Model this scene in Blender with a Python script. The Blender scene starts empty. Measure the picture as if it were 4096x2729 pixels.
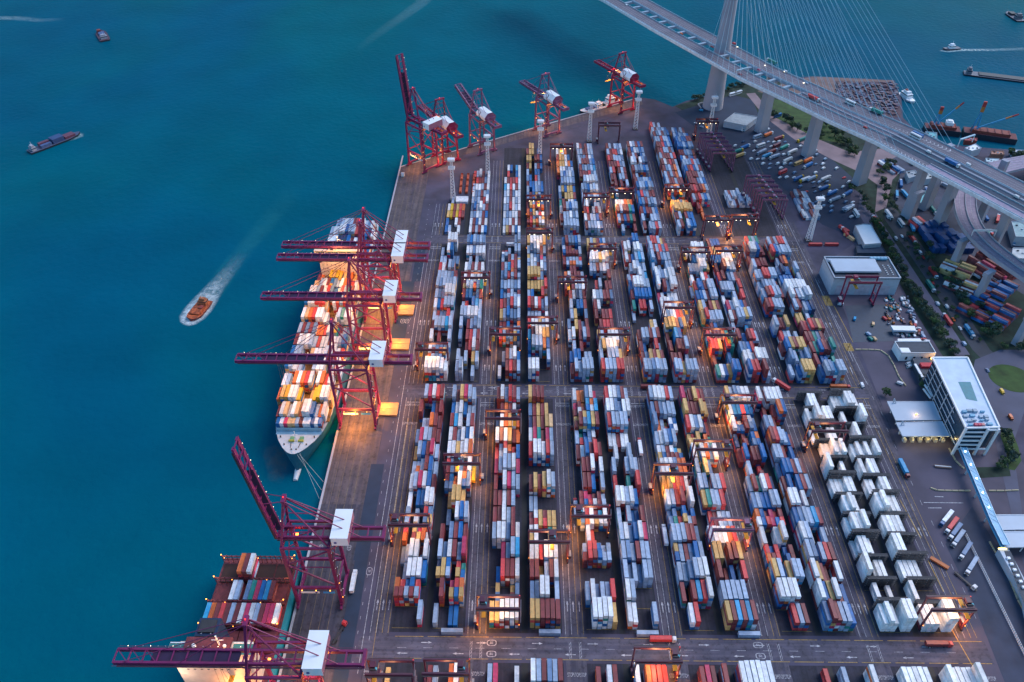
import bpy, math, random
import numpy as np
from mathutils import Vector, Matrix
# ------------------------------------------------------------------ camera, sky, sun, exposure
F_PX, CAM_H, CX, CY = 3170.0, 418.0, 2048.0, 1364.5
PITCH, YAW = math.radians(41.0), math.radians(0.56)
sc = bpy.context.scene
COL = sc.collection
cd = bpy.data.cameras.new('camera'); cam = bpy.data.objects.new('camera', cd); COL.objects.link(cam); sc.camera = cam
cd.sensor_width = 36.0; cd.lens = 36.0 * F_PX / 4096.0; cd.clip_start = 1.0; cd.clip_end = 20000
cam.location = (0, 0, CAM_H); cam.rotation_euler = (math.radians(90) - PITCH, 0, YAW)
w = bpy.data.worlds.new('World'); sc.world = w; w.use_nodes = True
nt = w.node_tree; bg = nt.nodes['Background']
sky = nt.nodes.new('ShaderNodeTexSky'); sky.sky_type = 'NISHITA'; sky.sun_disc = False
SUN_EL, SUN_AZ = math.radians(4.0), math.radians(60)
sky.sun_elevation = SUN_EL; sky.sun_rotation = SUN_AZ; sky.ozone_density = 4.0; sky.air_density = 1.3
nt.links.new(sky.outputs[0], bg.inputs[0]); bg.inputs[1].default_value = 0.15
sd = bpy.data.lights.new('sun', 'SUN'); so = bpy.data.objects.new('sun', sd); COL.objects.link(so)
sd.energy = 0.5; sd.angle = math.radians(40); sd.color = (1.0, 0.93, 0.95)
so.rotation_euler = (math.radians(38), 0, math.radians(-60 + 180))
sc.view_settings.view_transform = 'Standard'; sc.view_settings.look = 'None'
sc.view_settings.exposure = 2.48; sc.view_settings.gamma = 1.0; sc.view_settings.use_curve_mapping = False
LAMP = .19   # scale of all practical lamps

# ------------------------------------------------------------------ picture <-> ground survey (used to find where things stand)
_h = Vector((-math.sin(YAW), math.cos(YAW), 0)); _r = Vector((math.cos(YAW), math.sin(YAW), 0))
_f = _h * math.cos(PITCH) + Vector((0, 0, -math.sin(PITCH))); _d = -_r.cross(_f)
def G(px, py, z=0.0):
    v = _f + _r * ((px - CX) / F_PX) + _d * ((py - CY) / F_PX)
    t = (z - CAM_H) / v.z
    return (v.x * t, v.y * t)
def i3(x, y): return (3000 + x * .542, 850 + y * .542)
def r4(x, y): return (3550 + x * .319, 1150 + y * .319)
def r5(x, y): return (3500 + x * .3825, 1500 + y * .3825)
def r6(x, y): return (3600 + x * .465, 2000 + y * .465)
def vv(x, y): return (3500 + x * .287, 750 + y * .287)
def uu(x, y): return (3500 + x * .287, 350 + y * .287)
def bb(x, y): return (2700 + x * .593, y * .593)
def dd(x, y): return (x * 1.7409, y * 1.7409)
rnd = random.Random(7)

# ------------------------------------------------------------------ materials
def _nodes(name):
    m = bpy.data.materials.new(name); m.use_nodes = True
    return m, m.node_tree, m.node_tree.nodes, m.node_tree.nodes['Principled BSDF']
def noise_mix(nt, col_socket_or_rgb, target, scale=.2, amt=.25, detail=5, coord='Object'):
    n = nt.nodes; L = nt.links
    tc = n.new('ShaderNodeNewGeometry'); tx = n.new('ShaderNodeTexNoise'); tx.inputs['Scale'].default_value = scale
    tx.inputs['Detail'].default_value = detail
    L.new(tc.outputs['Position'], tx.inputs['Vector'])
    mr = n.new('ShaderNodeMapRange'); mr.inputs[1].default_value = .3; mr.inputs[2].default_value = .7
    mr.inputs[3].default_value = 1 - amt; mr.inputs[4].default_value = 1 + amt * .6
    L.new(tx.outputs['Fac'], mr.inputs[0])
    mx = n.new('ShaderNodeVectorMath'); mx.operation = 'SCALE'
    if isinstance(col_socket_or_rgb, tuple):
        mx.inputs[0].default_value = col_socket_or_rgb[:3]
    else: L.new(col_socket_or_rgb, mx.inputs[0])
    L.new(mr.outputs[0], mx.inputs['Scale']); L.new(mx.outputs[0], target)
    return tx
_mc = {}
def M(name, col=(.5, .5, .5), rough=.6, amt=.2, scale=.35, metal=0.0, bump=0.0, spec=.5):
    if name in _mc: return _mc[name]
    m, nt, n, p = _nodes(name)
    tx = noise_mix(nt, col, p.inputs['Base Color'], scale, amt)
    p.inputs['Roughness'].default_value = rough; p.inputs['Metallic'].default_value = metal
    p.inputs['Specular IOR Level'].default_value = spec
    if bump:
        b = n.new('ShaderNodeBump'); b.inputs['Strength'].default_value = bump; b.inputs['Distance'].default_value = .1
        nt.links.new(tx.outputs['Fac'], b.inputs['Height']); nt.links.new(b.outputs[0], p.inputs['Normal'])
    _mc[name] = m; return m
def E(name, col, strength):
    if name in _mc: return _mc[name]
    m, nt, n, p = _nodes(name)
    p.inputs['Base Color'].default_value = (*col, 1); p.inputs['Emission Color'].default_value = (*col, 1)
    p.inputs['Emission Strength'].default_value = strength
    _mc[name] = m; return m
def paint(name, attr=False, rough=.5):
    """container / vehicle paint: colour from the object (or from the mesh for joined ones), weathered by noise"""
    m, nt, n, p = _nodes(name); L = nt.links
    if attr:
        a = n.new('ShaderNodeAttribute'); a.attribute_name = 'Col'; src = a.outputs['Color']
    else:
        a = n.new('ShaderNodeObjectInfo'); src = a.outputs['Color']
    # hue/value scatter per container
    g = n.new('ShaderNodeNewGeometry'); hs = n.new('ShaderNodeHueSaturation')
    rv = n.new('ShaderNodeMapRange'); rv.inputs[3].default_value = .72; rv.inputs[4].default_value = 1.12
    if attr: L.new(g.outputs['Random Per Island'], rv.inputs[0])
    else: L.new(a.outputs['Random'], rv.inputs[0])
    L.new(rv.outputs[0], hs.inputs['Value']); L.new(src, hs.inputs['Color'])
    noise_mix(nt, hs.outputs[0], p.inputs['Base Color'], .5, .22)
    p.inputs['Roughness'].default_value = rough
    return m
MP = paint('container_paint'); MPA = paint('container_paint_joined', True); MV = paint('vehicle_paint', False, .35)
PAL = dict(w=(.64, .67, .72), g=(.29, .38, .52), s=(.11, .19, .33), r=(.52, .045, .05), m=(.19, .032, .038), b=(.003, .108, .33),
           c=(.02, .27, .52), t=(.52, .33, .12), o=(.58, .13, .03), n=(.012, .035, .11), e=(.01, .20, .18), p=(.46, .03, .10), z=(.76, .78, .80), y=(.6, .38, .02), k=(.66, .42, .22))
CNAME = dict(z='white', w='white', g='pale grey', s='steel grey', r='red', m='maroon', b='blue', c='sky blue', t='tan', o='orange', n='navy', e='green', p='crimson', y='yellow', k='cream')
asphalt = M('asphalt', (.055, .051, .088), .9, .45, .045)
white_paint = M('road_white', (.42, .42, .46), .8, .6, .8)
yellow_paint = M('road_yellow', (.42, .27, .06), .8, .5, .8)
crane_red = M('crane_red', (.160, .010, .078), .5, .25, .3)
crane_far = M('crane_bright_red', (.20, .006, .052), .5, .25, .3)
crane_pink = M('crane_faded_red', (.17, .06, .14), .5, .25, .3)
rtg_red = M('yard_crane_maroon', (.072, .012, .036), .5, .25, .3)
dark = M('dark_steel', (.03, .03, .035), .6)
steel_white = M('white_steel', (.66, .68, .72), .45, .1)
concrete = M('pale_concrete', (.36, .36, .40), .8, .15, .08)
glass = M('dark_glass', (.015, .03, .05), .15, .1)
rubber = M('tyre_rubber', (.015, .015, .016), .9, .1)
roof_white = M('white_roof', (.72, .74, .78), .5, .06, .1)
lamp_white = E('lamp_white', (1, .80, .55), 1.1)
lamp_orange = E('lamp_orange', (1, .30, .04), 1.2)
lamp_red = E('lamp_red', (1, .03, .02), .5)

# ------------------------------------------------------------------ mesh builder
class MB:
    def __init__(s): s.v = []; s.f = []; s.m = []; s.mats = []
    def mi(s, mat):
        if mat not in s.mats: s.mats.append(mat)
        return s.mats.index(mat)
    def box(s, c, d, mat=None, rz=0.0, taper=1.0):
        k = s.mi(mat); i = len(s.v); hx, hy, hz = d[0] / 2, d[1] / 2, d[2] / 2
        ca, sa = math.cos(rz), math.sin(rz)
        for z in (-1, 1):
            t = taper if z > 0 else 1.0
            for x, y in ((-1, -1), (1, -1), (1, 1), (-1, 1)):
                a, b = x * hx * t, y * hy * t
                s.v.append((c[0] + a * ca - b * sa, c[1] + a * sa + b * ca, c[2] + z * hz))
        for q in ((0, 3, 2, 1), (4, 5, 6, 7), (0, 1, 5, 4), (1, 2, 6, 5), (2, 3, 7, 6), (3, 0, 4, 7)):
            s.f.append(tuple(i + j for j in q)); s.m.append(k)
        return s
    def bar(s, a, b, w, h=None, mat=None, w2=None):
        """square beam from a to b"""
        h = h or w; a = Vector(a); b = Vector(b); d = (b - a)
        if d.length < 1e-6: return s
        d.normalize(); up = Vector((0, 0, 1)) if abs(d.z) < .95 else Vector((0, 1, 0))
        r = d.cross(up).normalized(); u = r.cross(d).normalized(); k = s.mi(mat); i = len(s.v)
        for p, q in ((a, 1.0), (b, (w2 / w if w2 else 1.0))):
            for x, y in ((-1, -1), (1, -1), (1, 1), (-1, 1)):
                s.v.append(tuple(p + r * x * w * q / 2 + u * y * h * q / 2))
        for q in ((0, 1, 2, 3), (7, 6, 5, 4), (1, 0, 4, 5), (2, 1, 5, 6), (3, 2, 6, 7), (0, 3, 7, 4)):
            s.f.append(tuple(i + j for j in q)); s.m.append(k)
        return s
    def tube(s, a, b, r1, r2=None, n=10, mat=None, cap=True):
        r2 = r1 if r2 is None else r2; a = Vector(a); b = Vector(b); d = (b - a).normalized()
        up = Vector((0, 0, 1)) if abs(d.z) < .95 else Vector((0, 1, 0))
        r = d.cross(up).normalized(); u = r.cross(d).normalized(); k = s.mi(mat); i = len(s.v)
        for p, q in ((a, r1), (b, r2)):
            for j in range(n):
                t = 2 * math.pi * j / n; s.v.append(tuple(p + (r * math.cos(t) + u * math.sin(t)) * q))
        for j in range(n):
            s.f.append((i + j, i + (j + 1) % n, i + n + (j + 1) % n, i + n + j)); s.m.append(k)
        if cap:
            s.f.append(tuple(i + j for j in range(n))[::-1]); s.m.append(k)
            s.f.append(tuple(i + n + j for j in range(n))); s.m.append(k)
        return s
    def prism(s, pts, z0, z1, mat=None, top=None, sides=True):
        """pts: polygon (x,y) counter clockwise"""
        area = sum(pts[i][0] * pts[(i + 1) % len(pts)][1] - pts[(i + 1) % len(pts)][0] * pts[i][1] for i in range(len(pts)))
        if area < 0: pts = pts[::-1]
        k = s.mi(mat); kt = s.mi(top) if top else k; n = len(pts); i = len(s.v)
        tp = [(p[0], p[1], (p[2] if len(p) > 2 else z1)) for p in pts]
        s.v += [(p[0], p[1], z0) for p in pts] + tp
        if sides:
            for j in range(n):
                s.f.append((i + j, i + (j + 1) % n, i + n + (j + 1) % n, i + n + j)); s.m.append(k)
        s.f.append(tuple(i + n + j for j in range(n))); s.m.append(kt)
        return s
    def sheet(s, pts, z, mat=None):
        area = sum(pts[i][0] * pts[(i + 1) % len(pts)][1] - pts[(i + 1) % len(pts)][0] * pts[i][1] for i in range(len(pts)))
        if area < 0: pts = pts[::-1]
        k = s.mi(mat); i = len(s.v); s.v += [(p[0], p[1], z) for p in pts]
        s.f.append(tuple(range(i, i + len(pts)))); s.m.append(k); return s
    def rect(s, x0, y0, x1, y1, z, mat=None):
        return s.sheet([(x0, y0), (x1, y0), (x1, y1), (x0, y1)], z, mat)
    def mesh(s, name):
        me = bpy.data.meshes.new(name); me.from_pydata(s.v, [], s.f)
        for mt in s.mats: me.materials.append(mt)
        me.polygons.foreach_set('material_index', s.m); me.update(); return me
    def build(s, name, parent=None, **kw):
        o = bpy.data.objects.new(name, s.mesh(name)); COL.objects.link(o)
        if parent: o.parent = parent
        return tag(o, **kw)
def tag(o, label=None, cat=None, group=None, kind=None):
    if label: o['label'] = label
    if cat: o['category'] = cat
    if group: o['group'] = group
    if kind: o['kind'] = kind
    return o
def thing(name, loc=(0, 0, 0), rz=0.0, label=None, cat=None, group=None):
    o = bpy.data.objects.new(name, None); COL.objects.link(o); o.location = loc; o.rotation_euler = (0, 0, rz)
    o.empty_display_size = .5
    return tag(o, label, cat, group)
def copy_tree(o, parent=None):
    c = o.copy(); COL.objects.link(c); c.parent = parent
    for ch in o.children: copy_tree(ch, c)
    return c
def struct(mb, name): return mb.build(name, kind='structure')
def lamp(loc, e, color=(1, .55, .2), r=.6, parent=None, spot=None):
    ld = bpy.data.lights.new('lamp_light', 'SPOT' if spot else 'POINT'); ld.energy = e * LAMP; ld.color = color; ld.shadow_soft_size = r
    if spot: ld.spot_size = math.radians(spot); ld.spot_blend = .7
    o = bpy.data.objects.new('lamp_light', ld); COL.objects.link(o); o.location = loc
    if parent: o.parent = parent
    return o

# ================================================================== WATER, GROUND
m, nt, n, p = _nodes('sea_water'); L = nt.links
g0 = n.new('ShaderNodeNewGeometry'); wn = n.new('ShaderNodeTexNoise'); wn.inputs['Scale'].default_value = .0016; wn.inputs['Detail'].default_value = 5; wn.inputs['Distortion'].default_value = .8; L.new(g0.outputs['Position'], wn.inputs['Vector'])
wr = n.new('ShaderNodeValToRGB'); wr.color_ramp.elements[0].position = .38; wr.color_ramp.elements[1].position = .64; wr.color_ramp.elements[0].color = (0, .079, .138, 1); wr.color_ramp.elements[1].color = (0, .098, .124, 1); L.new(wn.outputs['Fac'], wr.inputs[0])
noise_mix(nt, wr.outputs[0], p.inputs['Base Color'], .012, .13, 12)
p.inputs['Roughness'].default_value = .5; p.inputs['Specular IOR Level'].default_value = .03; p.inputs['IOR'].default_value = 1.33
geo = n.new('ShaderNodeNewGeometry'); t1 = n.new('ShaderNodeTexNoise'); t1.inputs['Scale'].default_value = .16; t1.inputs['Detail'].default_value = 8
L.new(geo.outputs['Position'], t1.inputs['Vector']); bp = n.new('ShaderNodeBump'); bp.inputs['Strength'].default_value = .5; bp.inputs['Distance'].default_value = 1.5
L.new(t1.outputs['Fac'], bp.inputs['Height']); L.new(bp.outputs[0], p.inputs['Normal'])
sea_mat = m
mb = MB(); mb.rect(-9000, -3000, 9000, 12000, -4.5, sea_mat); struct(mb, 'sea_water')
QX = -128.2
LAND = [(QX, -150), (QX, 764), (150, 944), (168, 938), G(2690, 428), G(2745, 404), G(2820, 386), G(2900, 361), G(3010, 322), G(3100, 318),
        G(3240, 306), G(3480, 316), G(3578, 322), G(3606, 400), G(3612, 470), G(3640, 500), G(3700, 562), G(3850, 584), G(4096, 604), (760, 820), (1300, 760), (1300, -150)]
mb = MB(); mb.prism(LAND, -7, 0, M('quay_wall_concrete', (.10, .10, .11), .9, .3, .2), asphalt); struct(mb, 'ground')
# quay coping and apron
def stripmat(name, c1, c2, per, amt=.3, cross=False):
    m, nt, n, p = _nodes(name); L = nt.links
    g = n.new('ShaderNodeNewGeometry'); mp = n.new('ShaderNodeMapping'); mp.inputs['Scale'].default_value = (.012, per, 0) if cross else (per, .012, 0)
    L.new(g.outputs['Position'], mp.inputs['Vector']); tx = n.new('ShaderNodeTexNoise'); tx.inputs['Scale'].default_value = 1.0; tx.inputs['Detail'].default_value = 6
    L.new(mp.outputs[0], tx.inputs['Vector']); rp = n.new('ShaderNodeValToRGB'); rp.color_ramp.elements[0].position = .38; rp.color_ramp.elements[1].position = .62
    rp.color_ramp.elements[0].color = (*c1, 1); rp.color_ramp.elements[1].color = (*c2, 1); L.new(tx.outputs['Fac'], rp.inputs[0])
    st = n.new('ShaderNodeTexNoise'); st.inputs['Scale'].default_value = .35; st.inputs['Detail'].default_value = 8; st.inputs['Roughness'].default_value = .7; L.new(g.outputs['Position'], st.inputs['Vector'])
    sm = n.new('ShaderNodeMapRange'); sm.inputs[1].default_value = .36; sm.inputs[2].default_value = .5; sm.inputs[3].default_value = .55; sm.inputs[4].default_value = 1.0; L.new(st.outputs['Fac'], sm.inputs[0])
    vm = n.new('ShaderNodeVectorMath'); vm.operation = 'SCALE'; L.new(rp.outputs[0], vm.inputs[0]); L.new(sm.outputs[0], vm.inputs['Scale'])
    noise_mix(nt, vm.outputs[0], p.inputs['Base Color'], .08, amt); p.inputs['Roughness'].default_value = .85
    return m
apron_mat = stripmat('apron_concrete', (.065, .054, .076), (.120, .092, .096), .35)
lane_mat = stripmat('worn_lane_asphalt', (.045, .044, .074), (.084, .076, .104), .5)
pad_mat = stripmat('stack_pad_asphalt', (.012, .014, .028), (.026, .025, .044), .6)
dark_patch = M('fresh_asphalt', (.016, .032, .065), .85, .2, .1)
conc_road = stripmat('road_concrete', (.056, .054, .088), (.096, .088, .122), .45, .3, True)
apr = MB()
apr.rect(QX + 1.2, 318, -96, 764, .02, apron_mat)
apr.rect(QX + 1.2, 150, -96, 318, .02, stripmat('apron_dark', (.030, .032, .055), (.070, .062, .085), .4))
apr.sheet([(QX + 1.2, 764.2), (QX + 22, 764.2), (152, 924), (150, 941)], .02, apron_mat)
struct(apr, 'quay_apron')
cop = MB(); cop.box((QX + .5, 440, .15), (1.4, 700, .5), concrete); cop.bar((QX, 765, .1), (150, 944.5, .1), 1.4, .5, concrete); cop.build('quay_coping', kind='structure')
rail = MB()
for x in (-126.0, -124.6, -101.0, -100.3): rail.rect(x - .12, 205, x + .12, 762, .05, dark)
for off in (4.0, 26.5):
    a = (-130 + .54 * off, 764 - .84 * off + 4); b = (150 + .54 * off, 944 - .84 * off)
    rail.bar((a[0], a[1], .04), (b[0], b[1], .04), .3, .06, dark)
rail.build('crane_rails', kind='structure')
rd = MB()
# long lanes between pairs of blocks
PAIR = [-70.4 + 55.2 * k for k in range(6)]
for k in range(6):
    rd.rect(PAIR[k] - 12.5, 200, PAIR[k] - 1.2, 650, .03, lane_mat)
rd.rect(PAIR[5] + 43, 200, PAIR[5] + 62, 660, .03, lane_mat)
rd.rect(-95.5, 200, -72.5 - 11, 700, .03, M('quay_road', (.058, .054, .090), .88, .3, .06))
struct(rd, 'yard_lanes')
cr = MB()
for y0, y1 in ((213.6, 227.0), (418.5, 429.5), (621, 632)): cr.rect(-88, y0, 262, y1, .05, conc_road)
struct(cr, 'cross_roads')
pd = MB()
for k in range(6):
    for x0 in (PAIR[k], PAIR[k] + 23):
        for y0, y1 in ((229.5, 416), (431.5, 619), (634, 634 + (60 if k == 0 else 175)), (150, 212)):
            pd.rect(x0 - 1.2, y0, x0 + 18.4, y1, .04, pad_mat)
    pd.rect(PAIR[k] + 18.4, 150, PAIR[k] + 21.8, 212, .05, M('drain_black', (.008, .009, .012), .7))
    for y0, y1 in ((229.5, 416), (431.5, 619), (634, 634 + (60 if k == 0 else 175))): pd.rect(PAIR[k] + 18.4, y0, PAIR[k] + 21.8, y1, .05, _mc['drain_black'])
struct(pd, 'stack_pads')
pt = MB(); pt.rect(-99.5, 276, -90.5, 352, .06, dark_patch); pt.rect(-98.5, 150, -90.5, 276, .06, dark_patch); pt.rect(-103, 470, -91, 560, .06, dark_patch)
pt.rect(-94, 560, -86, 612, .06, dark_patch); struct(pt, 'asphalt_patches')
# ---- painted lines
wl = MB(); yl = MB(); Z = .09
wl.rect(-85.9, 205, -85.6, 600, Z, white_paint)
for y in range(206, 690, 9): wl.rect(-82.4, y, -82.2, y + 3, Z, white_paint); wl.rect(-89.4, y + 4, -89.2, y + 6, Z, white_paint)
yl.rect(-79.3, 205, -79.1, 395, Z, yellow_paint); yl.rect(-78.7, 300, -78.5, 395, Z, yellow_paint)
for x in (-122, -117, -112, -107): yl.rect(x - .15, 205, x + .15, 760, Z, M('worn_apron_line', (.16, .12, .08), .85, .6, .3))
def arrow(mbx, x, y, dx, dy, l=5.0, m=white_paint):
    nx, ny = -dy, dx
    mbx.sheet([(x - nx * .22, y - ny * .22), (x + nx * .22, y + ny * .22), (x + dx * l * .65 + nx * .22, y + dy * l * .65 + ny * .22), (x + dx * l * .65 - nx * .22, y + dy * l * .65 - ny * .22)], Z, m)
    mbx.sheet([(x + dx * l * .65 - nx * .7, y + dy * l * .65 - ny * .7), (x + dx * l * .65 + nx * .7, y + dy * l * .65 + ny * .7), (x + dx * l, y + dy * l)], Z, m)
for k in range(7):
    xl = (PAIR[k] if k < 6 else PAIR[5] + 55.2)
    for x in (xl - 12, xl - 8.6, xl - 5.2, xl - 1.9):
        m_ = white_paint if x < xl - 6 else yellow_paint
        for y0, y1 in ((229, 416), (431, 619), (634, 690 if k == 0 else 780)): (wl if m_ is white_paint else yl).rect(x - .1, y0, x + .1, y1, Z, m_)
    for yy in (243, 297, 446, 500, 648):
        for x in (xl - 10.3, xl - 6.9, xl - 3.4): arrow(wl, x, yy, 0, 1, 7)
    for y0 in (214.5, 419, 622):
        for x in (xl - 9.8, xl - 4.2):
            if k and not (k == 6):
                for a, b in (((x - .6, y0), (x - .45, y0 + 10)), ((x + .45, y0), (x + .6, y0 + 10))): wl.rect(a[0], a[1], b[0], b[1], Z, white_paint)
                for q in range(5): wl.sheet([(x - .45, y0 + q * 2), (x + .45, y0 + q * 2 + 1.6), (x + .45, y0 + q * 2 + 1.9), (x - .45, y0 + q * 2 + .3)], Z, white_paint)
    for yy in (411, 614): wl.rect(xl - 11.6, yy, xl - 1.5, yy + .5, Z, white_paint)
for y, x0, x1 in ((226.8, -68, 245), (213.9, -68, 245), (429.6, -68, 245), (418.2, -68, 245), (631.8, -68, 165), (620.8, -68, 165)):
    x = x0
    while x < x1: yl.rect(x, y, x + 16, y + .3, Z, yellow_paint); x += 18.4
for yy in (220.2, 424, 626.5):
    for i in range(22): wl.rect(-66 + i * 14.5, yy, -61 + i * 14.5, yy + .18, Z, white_paint)
for k in range(10):
    for yc in (223.4, 217, 427, 421.3): arrow(wl, -60 + k * 31 + (7 if yc > 220 else 0), yc, 1 if yc in (223.4, 427) else -1, 0, 6)
for x0, y0 in ((-92.5, 0),): pass
for k in range(6):   # bay lines over the pads
    for x0 in (PAIR[k], PAIR[k] + 23):
        for yb in (232.4 - .5, 245.2, 258.4, 434, 447.2, 634): yl.rect(x0, yb, x0 + 17, yb + .25, Z, M('faded_bay_yellow', (.20, .14, .035), .85, .6, .4))
# right-hand road beyond the reefers
for p0, p1 in ((i3(240, 0), i3(860, 1260)), (i3(430, 380), i3(760, 1100))): 
    a, b = G(*p0), G(*p1); wl.bar((a[0], a[1], Z), (b[0], b[1], Z), .3, .02, white_paint)
for p0, p1 in ((i3(620, 690), i3(760, 960)), (r6(0, 0), r6(180, 330)), (r6(240, 520), r6(375, 790)), (r6(430, 1090), r6(700, 1560))):
    a, b = G(*p0), G(*p1); yl.bar((a[0], a[1], Z), (b[0], b[1], Z), .45, .02, yellow_paint)
for a0, a1 in (((525, 615), (615, 690)), ((685, 965), (770, 1025))):   # yellow box junctions
    x0, y1 = G(*i3(*a0)); x1, y0 = G(*i3(*a1))
    for q in range(9):
        t = q / 8; yl.bar((x0 + (x1 - x0) * t, y0, Z), (x0, y0 + (y1 - y0) * t, Z), .3, .02, yellow_paint); yl.bar((x0 + (x1 - x0) * t, y1, Z), (x1, y0 + (y1 - y0) * t, Z), .3, .02, yellow_paint)
        yl.bar((x0 + (x1 - x0) * t, y0, Z + .02), (x1, y0 + (y1 - y0) * (1 - t), Z + .02), .3, .02, yellow_paint); yl.bar((x0 + (x1 - x0) * t, y1, Z + .02), (x0, y0 + (y1 - y0) * (1 - t), Z + .02), .3, .02, yellow_paint)
rl = random.Random(3)
for i in range(26):
    y = 236 + i * 16; x = 256 + rl.uniform(0, 2)
    wl.rect(x, y, x + .2, y + 6, Z, white_paint); wl.rect(x + 7, y + 5, x + 7.2, y + 9, Z, white_paint)
for a, b in ((r5(510, 1335), r5(925, 1340)), (r5(555, 1392), r5(695, 1392)), (r5(625, 1272), r5(715, 1276))):
    a, b = G(*a), G(*b); wl.bar((a[0], a[1], Z), (b[0], b[1], Z), .5, .02, white_paint)
struct(wl, 'white_road_lines'); struct(yl, 'yellow_road_lines')
# ---- road lettering
def text_mesh(words, size, mat):
    cu = bpy.data.curves.new('lettering', 'FONT'); cu.body = words; cu.size = size; cu.align_x = 'CENTER'; cu.align_y = 'CENTER'; cu.space_line = .95
    o = bpy.data.objects.new('lettering', cu); COL.objects.link(o); dg = bpy.context.evaluated_depsgraph_get()
    me = bpy.data.meshes.new_from_object(o.evaluated_get(dg)); bpy.data.objects.remove(o); me.materials.clear(); me.materials.append(mat); return me
t_slow = text_mesh('SLOW', 1.9, white_paint); t_stop = text_mesh('STOP', 1.9, white_paint); t_30 = text_mesh('30', 2.2, white_paint)
def letter(me, name, x, y, rz=0, sy=1.7, label=None, group=None):
    o = bpy.data.objects.new(name, me); COL.objects.link(o); o.location = (x, y, Z + .03); o.rotation_euler = (0, 0, rz); o.scale = (.75, sy, 1); o['kind'] = 'structure'; return o
for k in range(7):
    xl = (PAIR[k] if k < 6 else PAIR[5] + 55.2)
    for x in (xl - 10.3, xl - 6.9, xl - 3.4):
        for y0 in (408.3, 611): letter(t_stop, 'painted_stop', x, y0)
        for y0 in (390, 592): letter(t_slow, 'painted_slow', x, y0)
        letter(t_stop, 'painted_stop', x, 205.5)
ring = MB()
for k in range(28):
    a0, a1 = 2 * math.pi * k / 28, 2 * math.pi * (k + 1) / 28
    c = lambda a, r: (math.copysign(abs(math.cos(a)) ** .55, math.cos(a)) * r, math.copysign(abs(math.sin(a)) ** .8, math.sin(a)) * r * 1.55)
    ring.sheet([c(a0, 1.45), c(a0, 1.75), c(a1, 1.75), c(a1, 1.45)], 0, white_paint)
rme = ring.mesh('speed_limit_ring')
for x, y, rz in ((-88.6, 268.5, 0), (-95.5, 505, 0), (-91.8, 505, 0), (-13.5, 223.5, 1.57), (-13.5, 217, 1.57), (135, 223.6, 1.57), (135, 217.2, 1.57), (-15, 426.5, 1.57), (-103.5, 285, 0), (-121, 285, 0)):
    s_ = .7 if x < -100 else 1
    o = letter(rme, 'painted_ring', x, y, rz, 1.0 * s_); o.scale = (s_, s_, 1)
    o = letter(t_30, 'painted_thirty', x, y, rz, 1.1 * s_)
# ================================================================== CONTAINERS
TV = [(-.5, -.5, 0), (.5, -.5, 0), (.5, .5, 0), (-.5, .5, 0), (-.5, -.5, 1), (.5, -.5, 1), (.5, .5, 1), (-.5, .5, 1)]
def ctempl(Wd, Ln, H):
    v = [(a * Wd, b * Ln, c * H) for a, b, c in TV]
    i = .13
    v += [(sx * (Wd / 2 - i), sy * (Ln / 2 - i), H - .09) for sx, sy in ((-1, -1), (1, -1), (1, 1), (-1, 1))]
    # recessed door end and rear end
    for sy in (-1, 1):
        v += [(sx * (Wd / 2 - .14), sy * (Ln / 2 - .1), z) for sx, z in ((-1, .16), (1, .16), (1, H - .16), (-1, H - .16))]
    f = [(1, 2, 6, 5), (3, 0, 4, 7), (4, 5, 9, 8), (5, 6, 10, 9), (6, 7, 11, 10), (7, 4, 8, 11), (8, 9, 10, 11),
         (0, 1, 13, 12), (1, 5, 14, 13), (5, 4, 15, 14), (4, 0, 12, 15), (12, 13, 14, 15),
         (2, 3, 16, 17), (6, 2, 17, 18), (7, 6, 18, 19), (3, 7, 19, 16), (17, 16, 19, 18)]
    return v, f
CT = {}
for ln in (12.19, 6.06):
    for h in (2.59, 2.9): CT[(ln, h)] = ctempl(2.44, ln, h)
CMESH = {}
for key, (v, f) in CT.items():
    me = bpy.data.meshes.new('shipping_container'); me.from_pydata(v, [], f); me.materials.append(MP); me.update(); CMESH[key] = me
def joined(name, items, parent=None):
    """items: (x,y,z,rz,len,height,color) -> one mesh"""
    V = []; FQ = []; C = []; base = 0
    tv = {k: (np.array(v), np.array(f)) for k, (v, f) in CT.items()}
    for x, y, z, rz, ln, h, col in items:
        v, f = tv[(ln, h)]
        if rz:
            c, s = math.cos(rz), math.sin(rz); v = np.stack([v[:, 0] * c - v[:, 1] * s, v[:, 0] * s + v[:, 1] * c, v[:, 2]], 1)
        V.append(v + (x, y, z)); FQ.append(f + base); base += len(v); C.append(np.tile(np.array([*col, 1.0]), (f.size, 1)))
    V = np.concatenate(V); FQ = np.concatenate(FQ); C = np.concatenate(C)
    me = bpy.data.meshes.new(name); me.vertices.add(len(V)); me.vertices.foreach_set('co', V.ravel()); me.loops.add(FQ.size); me.loops.foreach_set('vertex_index', FQ.ravel())
    me.polygons.add(len(FQ)); me.polygons.foreach_set('loop_start', np.arange(0, FQ.size, 4)); me.polygons.foreach_set('loop_total', np.full(len(FQ), 4))
    at = me.color_attributes.new('Col', 'FLOAT_COLOR', 'CORNER'); at.data.foreach_set('color', C.ravel().astype(np.float32))
    me.materials.append(MPA); me.update(calc_edges=True); me.validate()
    o = bpy.data.objects.new(name, me); COL.objects.link(o); o['kind'] = 'stuff'
    if parent: o.parent = parent
    return o
def container(x, y, z, rz, ln, h, ch, label, group, cat='shipping container', name='shipping_container'):
    o = bpy.data.objects.new(name, CMESH[(ln, h)]); COL.objects.link(o); o.location = (x, y, z); o.rotation_euler = (0, 0, rz)
    o.color = (*PAL[ch], 1); return tag(o, label, cat, group)
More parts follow.
